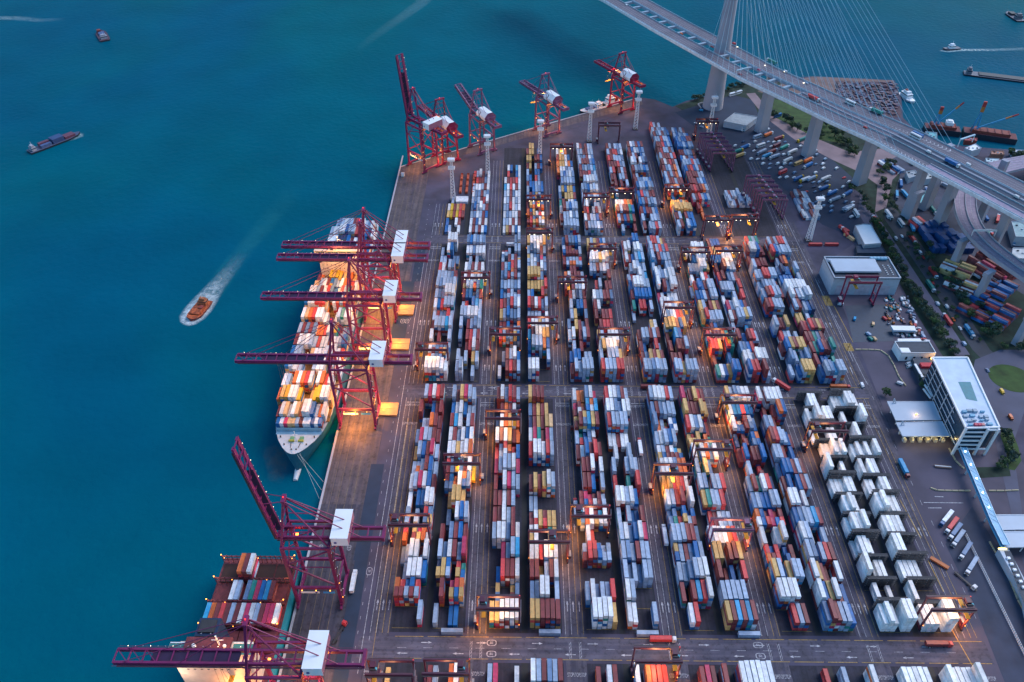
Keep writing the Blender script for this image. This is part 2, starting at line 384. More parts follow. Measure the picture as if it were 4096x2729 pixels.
# block tables: rows near -> far; "slot colours/stack heights"; '-' empty, capitals are pairs of 20-foot boxes
B = {}
B[3] = [
"-----g/000003 OMGMR-/444440 -gwwwb/024443 sgwwMw/124414 O-WWOW/303333 G-W-GG/303033 w-bbww/203344 wgpwbm/344443 gWgObg/233442 tgbmpg/244453 spggmm/344443 -ggomm/022443 m--bmm/400334 -gpwrm/055555",
"g--bb-/200110 -M-TBT/040444 TTT-TT/444043 gswmgp/434435 m-smbm/304443 -s-wbg/020555 -tttt-/025530 MSOWBS/333444 MSNSMw/333334 wwtwwo/444455 wmgwbw/443444 mcw-gm/444044 bwwbgg/334322 gmtpgg/535554",
"ttwwww/334444 -T--Ts/020022 -brmmw/014444 --pggc/003355 gwwsmw/444454 mmwgm-/334330 mmwmg-/333330 mnwpgg/315443 pgggwp/345553 RSMMMB/334323 wmwtmo/444433 nwotwo/344444 -momw-/033330 mwsrmg/454554",
"ttmmmm/444444 sgww-g/335503 mmtgmw/441344 wwrwww/333444 WW--TT/330033 MMTMTT/222222 gg----/110000 mtmtwg/343454 ------/000000 rwwwrg/455454 wpempg/444344 nmtmtk/333344 smtmt-/333330 tmmm--/555500",
"-wwwwt/055553 gwsggr/342334 ------/000000 GRRBGG/344433 -gr---/031000 WOWTWW/333333 MPPWMG/333333 -mmb-g/044314 -mmwnw/044524 mwbmrm/335454 GRNSM-/333333 TTTCTM/455555 PMMCPC/344555 woosWp/433553",
"ww---g/330003 wg----/440000 gsgsgg/423244 gsgmgg/443444 gwsbwp/443454 g-gbbm/304224 wwgwb-/555540 R--e-r/300305 g--ggg/400454 -w--g-/030040 wwmww-/222220 rggggg/555550 wwssww/655465 rwwsmg/555554",
"-wr---/033000 m-mcrw/304445 ggsgww/334555 BGMSbg/333344 gggmms/444443 SERTGM/333433 wgrm-w/444505 ttrorw/343333 wwwsoo/444444 MMMMMB/333333 gwgbg-/334440 sOGMBB/522233 smsggg/444444 gwwwrg/555555",
"tmcmcm/444444 ggggg-/444440 m-mb-r/401204 tt-mmt/440444 gwwwor/333333 -rmwgg/022222 teggr-/444440 gs-ggr/440444 g-tb--/404300 wtwosw/424434 TTT-ME/333022 rwswnm/444421 tmmmtt/544454 pmmtrm/534544",
"--rgm-/003330 wwww--/555500 tg-tgg/550455 BBR-BM/333033 w--ww-/300350 OBRPBM/333333 sgbbgg/333344 gmewrn/343443 -g--M-/030020 mb-mmb/240334 N-M-GO/203033 WBBMWB/433443 gbbrbb/444444 tgsgww/555555",
"smmggb/454443 wbtwmb/644533 wtmm-w/643204 gs-grm/650444 wgw--g/653003 bsggcm/444444 ww-w--/660400 mb-bmg/340444 sbbmgm/244444 ggm-b-/443030 mrggbm/555432 sgm---/443000 -m-mob/020355 w-wwww/606665"]
B[2] = [
"wwwwww/555554 WGSWGG/222222 WGSWWG/222222 w-m--g/302003 mgggcg/244444 gmssrg/222232 wbrggg/333444 gsgwww/333555 gsgggg/444444 ggggsm/333333 rw-gsm/330440 gg--ss/220022 g-wb--/204400 --www-/005550",
"gg--g-/450020 g-g-tg/403033 --mrwm/002343 s-mrgm/303333 g-mgsg/403343 ggwwwg/444443 gr-bcg/220433 mbbnbm/333233 MGGOSE/343333 wmwwww/333233 wgmwmw/333333 -g-g--/020200 wwswww/333333 sbgsgs/444444",
"w-mrmg/204444 -smgwb/034453 ----wg/000010 RGMGTG/333344 GMSMEG/222222 tgbssg/334333 rmsrgw/333444 BSGGGB/333333 sgggsg/333333 SSRGMG/344444 mgcrmg/333444 S-MGMS/303333 MGG-gg/222044 ----gg/000045",
"www---/666000 b----g/200004 bgggob/355544 cmggtt/345544 rwwtgw/443333 gggg-w/222202 rmwrsg/444434 gb-gr-/330040 tttttr/333334 tttts-/555530 gwgmws/343343 GWGSPM/333343 wsgwms/345533 twwwwt/444444",
"mggggg/354555 bbb-gg/344033 -g-m--/030300 ww-mgm/340344 s-tmsm/303323 -gt--s/033003 -g-bbm/030333 -mgnsm/033333 m-mggw/303333 MwMmmg/333333 --mm--/002200 MGGGGG/222222 RMMMMG/333333 bmssbg/344444",
"rgggrr/555555 g-gggt/405554 wtwww-/344440 tg-www/330333 -mrrm-/033330 m-mmr-/303330 mw----/330000 wggmms/333333 -rg-mm/034033 -----m/000004 ggmgwg/333333 wwwtww/444445 GWGBGB/222222 tgtmbg/333333",
"ggsggg/555555 mstmtm/334444 mb-mrs/320242 mggmgm/344444 ----tw/000033 ------/000000 e-rr-g/303303 mbbbbb/344444 bwwwgg/355544 Mr-wgc/320543 -gwgsg/034433 wmbgcg/433444 ww-wwg/550554 m-bbbr/203550",
"ggtggg/554555 mmm-s-/333020 m-mmg-/304450 m-cb--/204400 tttmbt/444444 wsgwro/444333 wwwgw-/444430 pw-www/220222 w-mgww/504355 wgswww/544455 g-g-gg/302044 gsmsgg/534444 gmgrsr/544444 grrgtm/444433",
"ewbtbb/333355 m---b-/200030 rrt-re/444055 r-mmoe/303333 --mb--/002200 trgggg/343333 tgmmtm/332333 bbgmgg/333344 rbbmgg/343344 w--wrs/200332 ssgwwt/333554 --bggg/003444 w-wwww/305555 ------/000000",
"brr-mg/555053 wwwwww/443555 ssbr--/333300 m-bmrg/402443 g---c-/200010 wmggtg/334444 pgwgbm/334333 w--g-r/100304 gggg-r/333304 rm-sgm/340333 m-mwgg/305544 bbbwww/333444 otoo-b/333303 mbbb--/333300",
"g-bttt/303555 -sg-ss/054045 mbtmtt/355555 -rgg-g/033303 gmmt--/544500 ------/000000 mrggg-/444440 gmrggm/455554 gsgggm/344443 ggrrgg/445555 g-----/500000 m-mmmm/302222 mwwbmm/455543 -rege-/044440",
"bgscgg/355455 m-bb-e/302202 mebmme/334445 mmesm-/333330 mrrmtm/334444 tt-g--/220200 gm-gbn/440333 wmgwgw/644455 wwwwww/444444 bbbb-g/222203 snbb-g/232204 -gmo--/023300 rbgggg/444444 gmgrrg/444444"]
B[1] = [
"bgn-w-/110010 b--wm-/100110 tymyrm/111111 wymtro/111111 -g----/010000",
"wmgmwb/111111 wgbwmw/111111 gswgmb/111111 sbwwgm/121211 gsgmgw/111112 wssmgs/111111 gwggmw/111111 -gmmsw/011111 rgwmnw/112111",
"wtmwgw/111111 ggwmwg/111111 wsgwwm/111111 ggrwgw/112111 wgmwgw/111111 gwmsww/111111 cwgwgw/111111 wmrmrw/111111 -r--bw/010011 -wb-cw/011011",
"------/000000 MRTOWT/222222 OMTWRO/222222 MTOMOM/232222 sgbtg-/333330 g-bgsb/303333 mbbggb/222222 gb-gs-/220220 g--gb-/200220 mt-gmb/220222 tt-gmb/330333 mtt-gs/333033 -tt---/033000",
"-ggggg/044444 mgggsg/344444 wggggg/355555 eg-wgg/330333 s-tttm/303333 gtgttb/333333 -ggggs/044444 -gggws/044444 owwggg/333333 ottwog/333333 mttwg-/333330 wtwo--/333300",
"mggggs/333333 wmgggm/333333 mg-gmg/330333 gg--gg/330022 gggswg/333333 gsgggw/444444 -gwwwg/055555 gmmgsg/444444 msgggc/444444 gmmmsg/444444 gssmgs/333333 ggmmgg/333333 wm-ggg/330333",
"-g---m/020002 gmgmeg/333333 mgmmeg/444444 wwwoto/333333 ------/000000 -g----/020000 -m-g-g/030303 mm-ggg/330333 gr-mgm/330333 mmmgsg/333333 rmgggs/333333 gmrgsg/333333 mg-gsg/330333",
"m-gggg/303333 g--ggs/300333 gbmmgg/333333 bgmggg/444444 grgggm/444444 bggggg/555555 gssggb/444444 mg----/330000 ggsgbs/444444 wg-wsn/550555 mgm-bg/444044 mbwgbs/444444 gwgmbg/444444",
"gg-gbb/440444 mg-mbg/440444 tttttt/555555 tttsto/333333 -b----/020000 mgmgmm/444444 gmmgmm/444444 gmgmog/444444 mggmog/444444 mgmrmg/444444 gmmmgr/444444 mgggmg/444444 gmrbgb/444444 ggrggb/444444 gsgmsb/444444 gmgsgb/333333 gg-g--/330300",
"------/000000 ------/000000 --o---/001000 -mo---/021000 gmggbg/333333 mgmmog/444444 gmgsgb/444444 mgmmgg/444444 gmrbgm/444444 ggsggs/444444 bgmsgg/333333 mgggsg/333333 bbgbgs/444444 bgbbgm/444444 gbgsgb/333333 gg-gg-/330330"]
B[4] = ["t-----/100000 ", "mg--ow/220033 ", "gp---w/330002 ", "wgmsgm/555555 ", "-m-wm-/020330 ", "w-orrr/404444 ", "-mpm-m/033304 ", "wwwwww/555555 ", "-----r/000002 ", "g----w/300004 ", "wwwww-/333330 ", "wwwwww/433335 "]
Y0 = {3: 232.5, 2: 434.0, 1: 634.5, 4: 195.4}
ORD = ['first', 'second', 'third', 'fourth', 'fifth', 'sixth', 'seventh', 'eighth', 'ninth', 'tenth', 'eleventh', 'twelfth', 'thirteenth', 'fourteenth', 'fifteenth', 'sixteenth', 'seventeenth', 'eighteenth', 'nineteenth', 'twentieth']
ORD += ['twenty-' + a for a in ORD[:9]] + ['thirtieth'] + ['thirty-' + a for a in ORD[:9]] + ['fortieth']
ROWN = {4: 'edge row', 3: 'near row', 2: 'middle row', 1: 'far row'}
rc = random.Random(11); ALLC = []   # (x,y,z,ln,h,ch,isTop,label)
def stack(x, y, n, ch, where, reefer=False, half=False, row=3):
    z = .05
    for t in range(n):
        c = ch.lower() if t == n - 1 or rc.random() < .42 else rc.choice('gggswwmmmmrrbbbtoecpn')
        if reefer: c = 'z'
        h = 2.9 if reefer or rc.random() < .6 else 2.59
        if half:
            for s_ in (-1, 1):
                if t == n - 1 and s_ > 0 and rc.random() < .25: continue
                c2 = c if rc.random() < .6 else rc.choice('gsmrbtwo')
                ALLC.append((x, y + s_ * 3.06, z, 6.06, h, c2, t == n - 1, 'short %s box, %s half, %s' % (CNAME[c2], 'far' if s_ > 0 else 'near', where.replace(' from left', ''))))
        else:
            ALLC.append((x, y, z, 12.19, h, c, t == n - 1, '%s container atop %s' % (CNAME[c], where)))
        z += h + .02
BX = []
for k in range(6): BX += [PAIR[k], PAIR[k] + 23]
for row in (4, 3, 2, 1):
    for bi, s in enumerate(B[row]):
        for i, tok in enumerate(s.split()):
            cols, hs = tok.split('/')
            for j in range(6):
                if cols[j] == '-': continue
                n = min(int(hs[j]), 5); 
                if n == 0: continue
                if row == 1 and cols[j] == 'g' and rc.random() < .3: cols = cols[:j] + rc.choice('mbrsmbw') + cols[j + 1:]
                x = BX[bi] + 1.45 + j * 2.87 + rc.uniform(-.05, .05); y = Y0[row] + 13.2 * i + 6.1 + rc.uniform(-.25, .25)
                stack(x, y, n, cols[j], '%s stack from left, %s bay, %s block from quay, %s' % (ORD[j], ORD[i], ORD[bi], ROWN[row]), bi > 9 and row == 4, cols[j].isupper(), row)
# refrigerated blocks of the near row: bays split by rack towers
REEF = [["343055", "020010", "500220", "133200", "244500", "034300", "222330", "500020", "022434", "110022", "325044", "003300"],
        ["333055", "300000", "222200", "440000", "333300", "450330", "220330", "303300", "232304", "004000", "020005", "222443"]]
for q in range(2):
    x0 = BX[10 + q]
    for i, hs in enumerate(REEF[q]):
        for j in range(6):
            if hs[j] == '0': continue
            stack(x0 + 1.45 + j * 2.87, 232.5 + 15.45 * i + 6.1, int(hs[j]), 'w', '%s stack from left, %s bay, %s reefer block' % (ORD[j], ORD[i], 'left' if q == 0 else 'right'), True)
ALLC.sort(key=lambda c: -(c[6] * 1e6) + c[1])
tops = [c for c in ALLC if c[6]][:290]; rest = ALLC[290:]
for x, y, z, ln, h, ch, top, lab in tops: container(x, y, z, 0, ln, h, ch, lab, 'containers stacked in the yard')
joined('yard_containers', [(c[0], c[1], c[2], 0, c[3], c[4], PAL[c[5]]) for c in rest])
# lone grey containers lying crosswise at the block ends, others by roads
for x, y, rz, ch, n, lab in ((-36, 229.4, 1.57, 'g', 1, 'grey container lying crosswise at the end of the second block from the quay'),
        (19, 229.3, 1.57, 'g', 1, 'grey container lying crosswise at the end of the fourth block from the quay'),
        (74, 229.2, 1.57, 'g', 1, 'grey container lying crosswise at the end of the sixth block from the quay'),
        (131, 229.2, 1.57, 'g', 1, 'grey container lying crosswise at the end of the eighth block from the quay'),
        (-5, 621.5 - 5, 1.57, 'w', 1, 'white container lying crosswise at the far end of the third block, middle row')):
    container(x, y, .06, rz, 12.19, 2.9, ch, lab, 'containers lying crosswise')
# rack towers of the reefer blocks
rme = MB()
for t in range(5):
    rme.box((0, 0, 2.9 * t + 2.8), (17.6, 2.2, .14), M('rack_deck', (.012, .018, .03), .7))
    for k in range(8): rme.bar((-8.7 + k * 2.48, -1.05, 2.9 * t), (-8.7 + k * 2.48, -1.05, 2.9 * t + 2.8), .14, mat=M('galvanised_rail', (.035, .045, .06), .5))
    for k in range(12): rme.box((-8.2 + k * 1.48, -1.1, 2.9 * t + 3.5), (.5, .06, .35), M('socket_white', (.3, .31, .33)) if k % 4 == 0 else dark)
    rme.bar((-8.8, -1.1, 2.9 * t + 3.9), (8.8, -1.1, 2.9 * t + 3.9), .08, mat=_mc['galvanised_rail'])
rackm = rme.mesh('reefer_rack')
for q in range(2):
    for i in range(12):
        if (q, i) in ((0, 7), (1, 10)): pass
        o = bpy.data.objects.new('reefer_rack', rackm); COL.objects.link(o); o.location = (BX[10 + q] + 8.6, 232.5 + 15.45 * i + 13.6, 0)
        o.scale = (1, 1, .62 if (i * 7 + q) % 3 else .82)
        tag(o, 'dark steel rack tower behind the %s bay of the %s reefer block' % (ORD[i], 'left' if q == 0 else 'right'), 'rack tower', 'reefer rack towers')
# white masts of lights dots inside racks
# ================================================================== YARD GANTRY CRANES
def rtg_meshes(mat):
    P = {}
    for sx in (-1, 1):
        for sy in (-1, 1): P[('leg', sx, sy)] = MB().bar((sx * 11.7, sy * 3.2, 1.6), (sx * 11.7, sy * 3.6, 21.4), .75, 1.0, mat).mesh('leg')
    g = MB()
    g.box((0, 0, 0), (24.6, 1.15, 1.7), mat); g.box((0, 0, .95), (24.6, .5, .12), M('rail_top', (.07, .03, .05)))
    P['girder'] = g.mesh('girder')
    sl = MB(); sl.box((0, 0, 1.6), (1.0, 8.6, 1.0), mat)
    P['sill'] = sl.mesh('sill_beam'); P['tie'] = MB().bar((0, -3.2, 8.5), (0, 3.2, 8.5), .5, mat=mat).mesh('tie_beam'); P['wheel'] = MB().tube((-.45, 0, .75), (.45, 0, .75), .75, n=10, mat=rubber).mesh('wheel')
    ec = MB(); ec.box((0, 0, 3.6), (2.0, 4.4, 2.6), mat); ec.box((0, 0, 4.95), (2.1, 4.5, .1), M('grey_roof', (.25, .25, .28))); P['engine'] = ec.mesh('engine_house')
    tr = MB(); tr.box((0, 0, .5), (4.4, 6.9, .5), M('trolley_dark', (.06, .03, .05), .6)); tr.box((-.5, .4, 1.6), (2.6, 3.2, 1.8), mat); tr.box((1.4, -1.6, 1.2), (.9, 1.2, .8), M('trolley_blue', (.05, .35, .45)))
    tr.tube((-1.4, -2, 1.2), (1.4, -2, 1.2), .55, n=10, mat=dark); P['trolley'] = tr.mesh('trolley')
    cb = MB(); cb.box((0, 0, 0), (1.7, 2.1, 2.3), mat); cb.box((0, -.9, -.1), (1.5, .5, 1.6), glass); P['cab'] = cb.mesh('operator_cab')
    sp = MB(); sp.box((0, 0, 0), (2.3, 12.0, .35), M('spreader_yellow', (.45, .25, .02))); sp.box((0, 0, .5), (1.6, 3, .6), dark)
    for sx in (-.8, .8):
        for sy in (-1.2, 1.2): sp.bar((sx, sy, .5), (sx * 1.1, sy * 1.5, 5.6), .07, mat=dark)
    P['spreader'] = sp.mesh('spreader')
    wk = MB()
    for y in (-1, 1):
        wk.box((0, y * 4.9, 21.7), (24, .9, .1), dark)
        for k in range(13): wk.bar((-12 + 2 * k, y * 5.3, 21.7), (-12 + 2 * k, y * 5.3, 22.8), .07, mat=mat)
        wk.bar((-12, y * 5.3, 22.8), (12, y * 5.3, 22.8), .08, mat=mat)
    P['walkway'] = wk.mesh('walkway')
    st = MB()
    for k in range(6):
        a = -2.4 if k % 2 else 2.4
        st.bar((12.6, a, 2 + k * 3.2), (12.6, -a, 5.2 + k * 3.2), .5, .15, M('stair_grey', (.14, .12, .15)))
    P['stair'] = st.mesh('stairway')
    fl = MB()
    for x in (-9, -5, 3, 9): fl.box((x, -3.6, 20.4), (.7, .35, .35), lamp_white)
    for x in (-11.7, 11.7): fl.box((x, -4.3, 6.0), (.4, .25, .3), lamp_orange)
    fl.box((11.9, 3.8, 22.9), (.3, .3, .3), lamp_red)
    P['floodlight'] = fl.mesh('floodlights')
    return P
RTGM = {}
def rtg(x, y, tx=0.0, mat=rtg_red, label='', lit=1.0, spread=12.0, rz=0.0, scale=1.0, side=-1, group='rubber-tyred yard cranes'):
    if mat.name not in RTGM: RTGM[mat.name] = rtg_meshes(mat)
    P = RTGM[mat.name]; root = thing('yard_gantry_crane', (x, y, 0), rz, label, 'gantry crane', group); root.scale = (scale,) * 3
    def put(nm, key, loc=(0, 0, 0), par=root):
        o = bpy.data.objects.new(nm, P[key]); COL.objects.link(o); o.parent = par; o.location = loc; return o
    for sx in (-1, 1):
        for sy in (-1, 1): put('leg', ('leg', sx, sy))
        put('sill_beam', 'sill', (sx * 11.7, 0, 0)); put('tie_beam', 'tie', (sx * 11.7, 0, 0))
        for y_ in (-3.7, -2.2, 2.2, 3.7): put('wheel', 'wheel', (sx * 11.7, y_, 0))
        put('girder', 'girder', (0, sx * 3.75, 22))
    put('engine_house', 'engine', (side * 12.9, 0, 0)); put('walkway', 'walkway'); put('stairway', 'stair')
    if lit: put('floodlights', 'floodlight')
    tr = put('trolley', 'trolley', (tx, 0, 22.6)); put('operator_cab', 'cab', (2.6, -1.4, -2.0), tr)
    put('spreader', 'spreader', (tx, 0, spread))
    if lit:
        lamp((0, -1.5, 18.8), 6500 * lit, (1, .52, .22), 2.0, root); 
        lamp((side * 9.3, -4.5, 9.5), 5500 * lit, (1, .36, .04), .6, root)
    return root
def snapx(px, py):
    x, y = G(px, py, 24); best = min([(abs(p + 5.2 - x), p + 5.2) for p in PAIR] + [(abs(p + 34.4 - x), p + 34.4) for p in PAIR]); return best[1], y
RL = [((948, 1190), 1, -8), ((1055, 1050), 1.3, -3), ((1160, 948), 1.3, 8), ((1258, 1228), 1.2, 2), ((1150, 1380), 1.6, -8), ((1365, 1170), 1.3, -7),
      ((2710 / 1.7409, 1868 / 1.7409), 1.2, 0), ((2842 / 1.7409, 1772 / 1.7409), 1.2, 9), ((2923 / 1.7409, 2090 / 1.7409), 1.1, 9), ((2968 / 1.7409, 1587 / 1.7409), 1.4, -8),
      ((3318 / 1.7409, 1700 / 1.7409), .8, -8), ((2172, 1382), 1.6, 9), ((905, 1530), .7, -8), ((1010, 1528), .8, 8), ((1508, 1500), 1.6, 9),
      ((1010, 792), .9, -8), ((1088, 628), .8, 8), ((2029 / 1.7409, 757), .7, -9), ((2166 / 1.7409, 731), .9, 8), ((2156 / 1.7409, 526), .6, 8), ((2296 / 1.7409, 638), .5, -3),
      ((2411 / 1.7409, 562), .7, 7), ((2460 / 1.7409, 757), .9, 9), ((2711 / 1.7409, 696), 1.3, 6), ((2880 / 1.7409, 758), 1.1, 8), ((2780 / 1.7409, 570), .6, -9), ((2905 / 1.7409, 567), .7, 5),
      ((2152 / 1.7409, 450), .9, 0), ((2254 / 1.7409, 331), .8, 0), ((2378 / 1.7409, 445), .7, 8), ((2500 / 1.7409, 433), 1.1, -9), ((2447 / 1.7409, 282), 0, -4), ((2715 / 1.7409, 425), 1.2, 4),
      ((1628, 240 * 1.14), .3, 0), ((1635, 497), 1.8, 0), ((1700, 494), 1.5, 4)]
for i, (p, lit, tx) in enumerate(RL):
    x, y = snapx(p[0] * 1.7409, p[1] * 1.7409)
    if y < 205: x, y = x, y
    bi = min(range(12), key=lambda q: abs(BX[q] + (5.2 if q % 2 == 0 else 11.4) - x)); 
    row = 'bottom edge' if y < 215 else 'near row' if y < 425 else 'middle row' if y < 625 else 'far row'
    bay = int((y - {'bottom edge': 195, 'near row': 232, 'middle row': 434, 'far row': 634}[row]) / 13.2)
    mat = crane_pink if i == 8 else rtg_red
    rtg(x, y, tx, mat, '%s yard gantry crane over %s block from quay, %s bay, %s' % ('faded purple' if i == 8 else 'maroon', ORD[bi], ORD[max(0, bay)], row), lit, side=-1 if bi % 2 == 0 else 1,
        spread=rc.choice([17, 16.5, 15.5]))
# parked cranes standing nose to tail
for q, (p0, p1, n, nm) in enumerate((((1648, 352), (1655, 372), 5, 'beside the lorry park'), ((1750, 440), (1765, 480), 5, 'beside the mast'))):
    base = G(*dd(*((1655, 392) if q == 0 else (1768, 500))))
    for k in range(n):
        rtg(base[0] - k * 1.5, base[1] + k * 9.6, 0, crane_pink, '%s from camera of five idle gantry cranes parked in file %s' % (ORD[k], nm), 0, group='idle gantry cranes parked in files', spread=18)
rx, ry = G(*i3(850, 790))
rtg(rx - 1, ry + 22, -6, crane_far, 'large dark red gantry crane at rest in front of the grey workshop', 0, spread=18, scale=1.12, group='workshop crane')
# ================================================================== QUAY CRANES
def sts(loc, rz, mat, label, zb=56.0, za=90.0, tip=-77.0, back=41.0, up=0.0, lit=1.0, yl=9.6, xh=12.6, hs=1.0, house='long', group='ship-to-shore cranes on the quay', tx=-34.0, sign=True):
    R = thing('quay_crane', loc, rz, label, 'quay crane', group)
    def B_(mbx, nm, par=R): return mbx.build(nm, par)
    for sx in (-1, 1):
        for sy in (-1, 1):
            m_ = MB().bar((sx * xh, sy * yl, 3.0), (sx * xh, sy * yl * .92, zb - 1), 1.7, 1.5, mat); B_(m_, 'leg')
        s_ = MB(); s_.box((sx * xh, 0, 3.4), (1.5, yl * 2 + 3, 1.6), mat); B_(s_, 'sill_beam')
        s_ = MB(); s_.box((sx * xh, 0, zb - .8), (1.5, yl * 2, 2.0), mat); B_(s_, 'cross_beam')
        for sy in (-1, 1):
            bgm = MB(); bgm.box((sx * xh, sy * yl, 1.6), (1.3, 7.0, 1.3), mat)
            for k in range(6): bgm.tube((sx * xh - .3, sy * yl - 3 + k * 1.2, .5), (sx * xh + .3, sy * yl - 3 + k * 1.2, .5), .45, n=8, mat=dark)
            B_(bgm, 'wheel_bogie')
    for sy in (-1, 1):
        B_(MB().box((0, sy * yl * .98, 18), (xh * 2, 1.2, 1.9), mat), 'portal_beam')
        B_(MB().bar((-xh, sy * yl * .92, zb - 1), (xh, sy * yl * .92, zb - 1), 1.1, 1.4, mat), 'top_beam')
        br = MB(); br.bar((-xh, sy * yl * .95, 40), (xh, sy * yl * .96, 20), .8, mat=mat); br.bar((-xh, sy * yl * .95, 40), (xh, sy * yl * .93, zb - 3), .7, mat=mat)
        br.bar((-xh, sy * yl * .95, 38), (xh, sy * yl * .95, 38), .45, mat=mat); B_(br, 'brace')
    br = MB()
    for sx in (-1, 1): br.bar((sx * xh, -yl, 19), (sx * xh, yl, 19), .9, 1.2, mat); br.bar((sx * xh, -yl * .95, 34), (sx * xh, yl * .93, zb - 3), .55, mat=mat); br.bar((sx * xh, yl * .95, 34), (sx * xh, -yl * .93, zb - 3), .55, mat=mat)
    B_(br, 'end_brace')
    # fixed girder and backreach
    hx = -xh - 3.0; gw = 3.3
    fg = MB()
    for sy in (-1, 1):
        fg.box(((hx + back) / 2, sy * gw, zb + 1.2), (back - hx, 1.1, 2.2), mat); fg.box(((hx + back) / 2, sy * (gw + 1.3), zb + .4), (back - hx, .9, .12), dark)
        fg.bar((hx, sy * (gw + 1.7), zb + 1.5), (back, sy * (gw + 1.7), zb + 1.5), .12, mat=mat)
    k = hx
    while k <= back: fg.box((k, 0, zb + 1.9), (.7, gw * 2, .6), mat); k += (back - hx) / 7
    B_(fg, 'girder'); B_(MB().box((back + .6, 0, zb + 1.1), (1.4, gw * 2 + 2, 3), mat), 'end_platform')
    # boom
    L_ = hx - tip; bm = MB(); ca, sa = math.cos(up), math.sin(up)
    def bp(d, y, z): return (hx - d * ca - z * sa * 0 - (z) * sa * -1 * 0 - z * sa * 0 + (-z * sa if False else 0), y, zb + 1.2 + d * sa + z * ca)
    def bq(d, y, z): return (hx - d * ca + z * sa, y, zb + 1.2 + d * sa + z * ca)
    for sy in (-1, 1):
        bm.bar(bq(0, sy * gw, 0), bq(L_, sy * gw, 0), 1.1, 2.2, mat); bm.bar(bq(0, sy * (gw + 1.2), -.8), bq(L_ * .97, sy * (gw + 1.2), -.8), .9, .12, dark)
        bm.bar(bq(0, sy * (gw + 1.7), .3), bq(L_, sy * (gw + 1.7), .3), .12, mat=mat)
    n_ = 9
    for q in range(n_ + 1): bm.bar(bq(L_ * q / n_, -gw, .6), bq(L_ * q / n_, gw, .6), .6, .5, mat)
    for q in range(int(n_ * .72), n_): bm.bar(bq(L_ * q / n_, -gw, .8), bq(L_ * (q + 1) / n_, gw, .8), .35, mat=mat)
    if mat is not crane_far: bm.bar(bq(2, 0, -.2), bq(L_ * .72, 0, -.2), gw * 2 - 1.2, .15, M('boom_dark_deck', (.025, .010, .045), .8))  # dark navy purple deck between the boom girders
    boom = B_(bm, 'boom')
    wlm = MB()
    for q in range(16 if sign else 6): wlm.box(bq(3 + L_ * q / 17, gw + 1.7, .6), (.2, .2, .2), M('walk_lamp', (.9, .9, .9)) if q % 3 else lamp_white)
    wlm.build('walkway_lamps', boom)
    # apex mast
    ax = -xh + 5.0; ap = (ax, 0, za); am = MB(); aw = 1.6 if house == 'long' else 4.4
    for sy in (-1, 1):
        am.bar((-xh, sy * yl * .85, zb), (ax, sy * aw, za), 1.2, 1.0, mat); am.bar((xh, sy * yl * .85, zb), (ax + .5, sy * aw * .9, za - 1), .7 if house == 'long' else .45, mat=mat)
        am.bar((-xh + 1.2, sy * yl * .66, zb + 10), (xh - 5.2, sy * yl * .60, zb + 10), .4, mat=mat)
    for t_ in (.3, .6, .82): 
        yy = yl * .85 * (1 - t_) + aw * t_; xx = -xh + (ax + xh) * t_; am.bar((xx, -yy, zb + (za - zb) * t_), (xx, yy, zb + (za - zb) * t_), .5, mat=mat)
    am.box((ax, 0, za + .4), (2.0, aw * 2 + 2, 1.4), mat); am.box((ax, 0, za + 1.8), (.5, .5, .5), lamp_red); B_(am, 'apex_mast')
    if up < .2:
        for sy in (-1, 1):
            B_(MB().bar((ax, sy * 1.6, za), bq(L_ * .92, sy * gw, 1), .28, mat=mat), 'forestay'); B_(MB().bar((ax, sy * 1.4, za), bq(L_ * .48, sy * gw, 1), .26, mat=dark if sy > 0 else mat), 'forestay')
    else:
        for sy in (-1, 1): B_(MB().bar((ax, sy * 1.6, za), bq(L_ * .40, sy * gw, 1), .34, mat=mat), 'forestay')
    for sy in (-1, 1): B_(MB().bar((ax, sy * aw * .9, za), (back * .72, sy * gw, zb + 2.2), .42 if house == 'long' else .28, mat=mat), 'backstay')
    # machinery house
    h = MB()
    if house == 'long':
        x0, x1, y0, y1, z0, z1 = 15.0, 24.0, -9.0, 9.6, zb + 2.4, zb + 8.8
        side = M('machinery_house_side', (.24, .10, .17), .5, .1)
        h.box(((x0 + x1) / 2, (y0 + y1) / 2, (z0 + z1) / 2), (x1 - x0, y1 - y0, z1 - z0), side); h.box(((x0 + x1) / 2, y0 - .06, (z0 + z1) / 2), (x1 - x0 - .1, .12, z1 - z0), roof_white)
        hb = B_(h, 'machinery_house'); MB().box(((x0 + x1) / 2, (y0 + y1) / 2, z1 + .15), (x1 - x0 + .5, y1 - y0 + .5, .3), roof_white).build('roof', hb)
        MB().tube((x0 + 2.2, y0 - .2, z0 + 2.6), (x0 + 2.2, y0 - .3, z0 + 2.6), .9, n=6, mat=M('emblem_blue', (.03, .06, .25))).build('emblem', hb)
    else:
        x0, x1, y0, y1, z0, z1 = 1.0, 19.0, -6.4, 6.4, zb + 2.4, zb + 10.4
        poly = [(y0, z0), (y1, z0), (y1 + .6, z0 + 3.5), (y1 * .45, z1), (y0 * .45, z1), (y0 - .6, z0 + 3.5)]
        kk = h.mi(roof_white); kr = h.mi(mat); i = len(h.v)
        h.v += [(x0, a, b) for a, b in poly] + [(x1, a, b) for a, b in poly]
        for j in range(6): h.f.append((i + j, i + (j + 1) % 6, i + 6 + (j + 1) % 6, i + 6 + j)[::-1]); h.m.append(kk)
        h.f.append(tuple(i + j for j in range(6))); h.m.append(kk); h.f.append(tuple(i + 6 + j for j in range(6))[::-1]); h.m.append(kr)
        hb = B_(h, 'machinery_house'); MB().box((x1 + .6, 0, z0 + 1.6), (1.0, 10, 3.2), mat).build('rear_panel', hb)
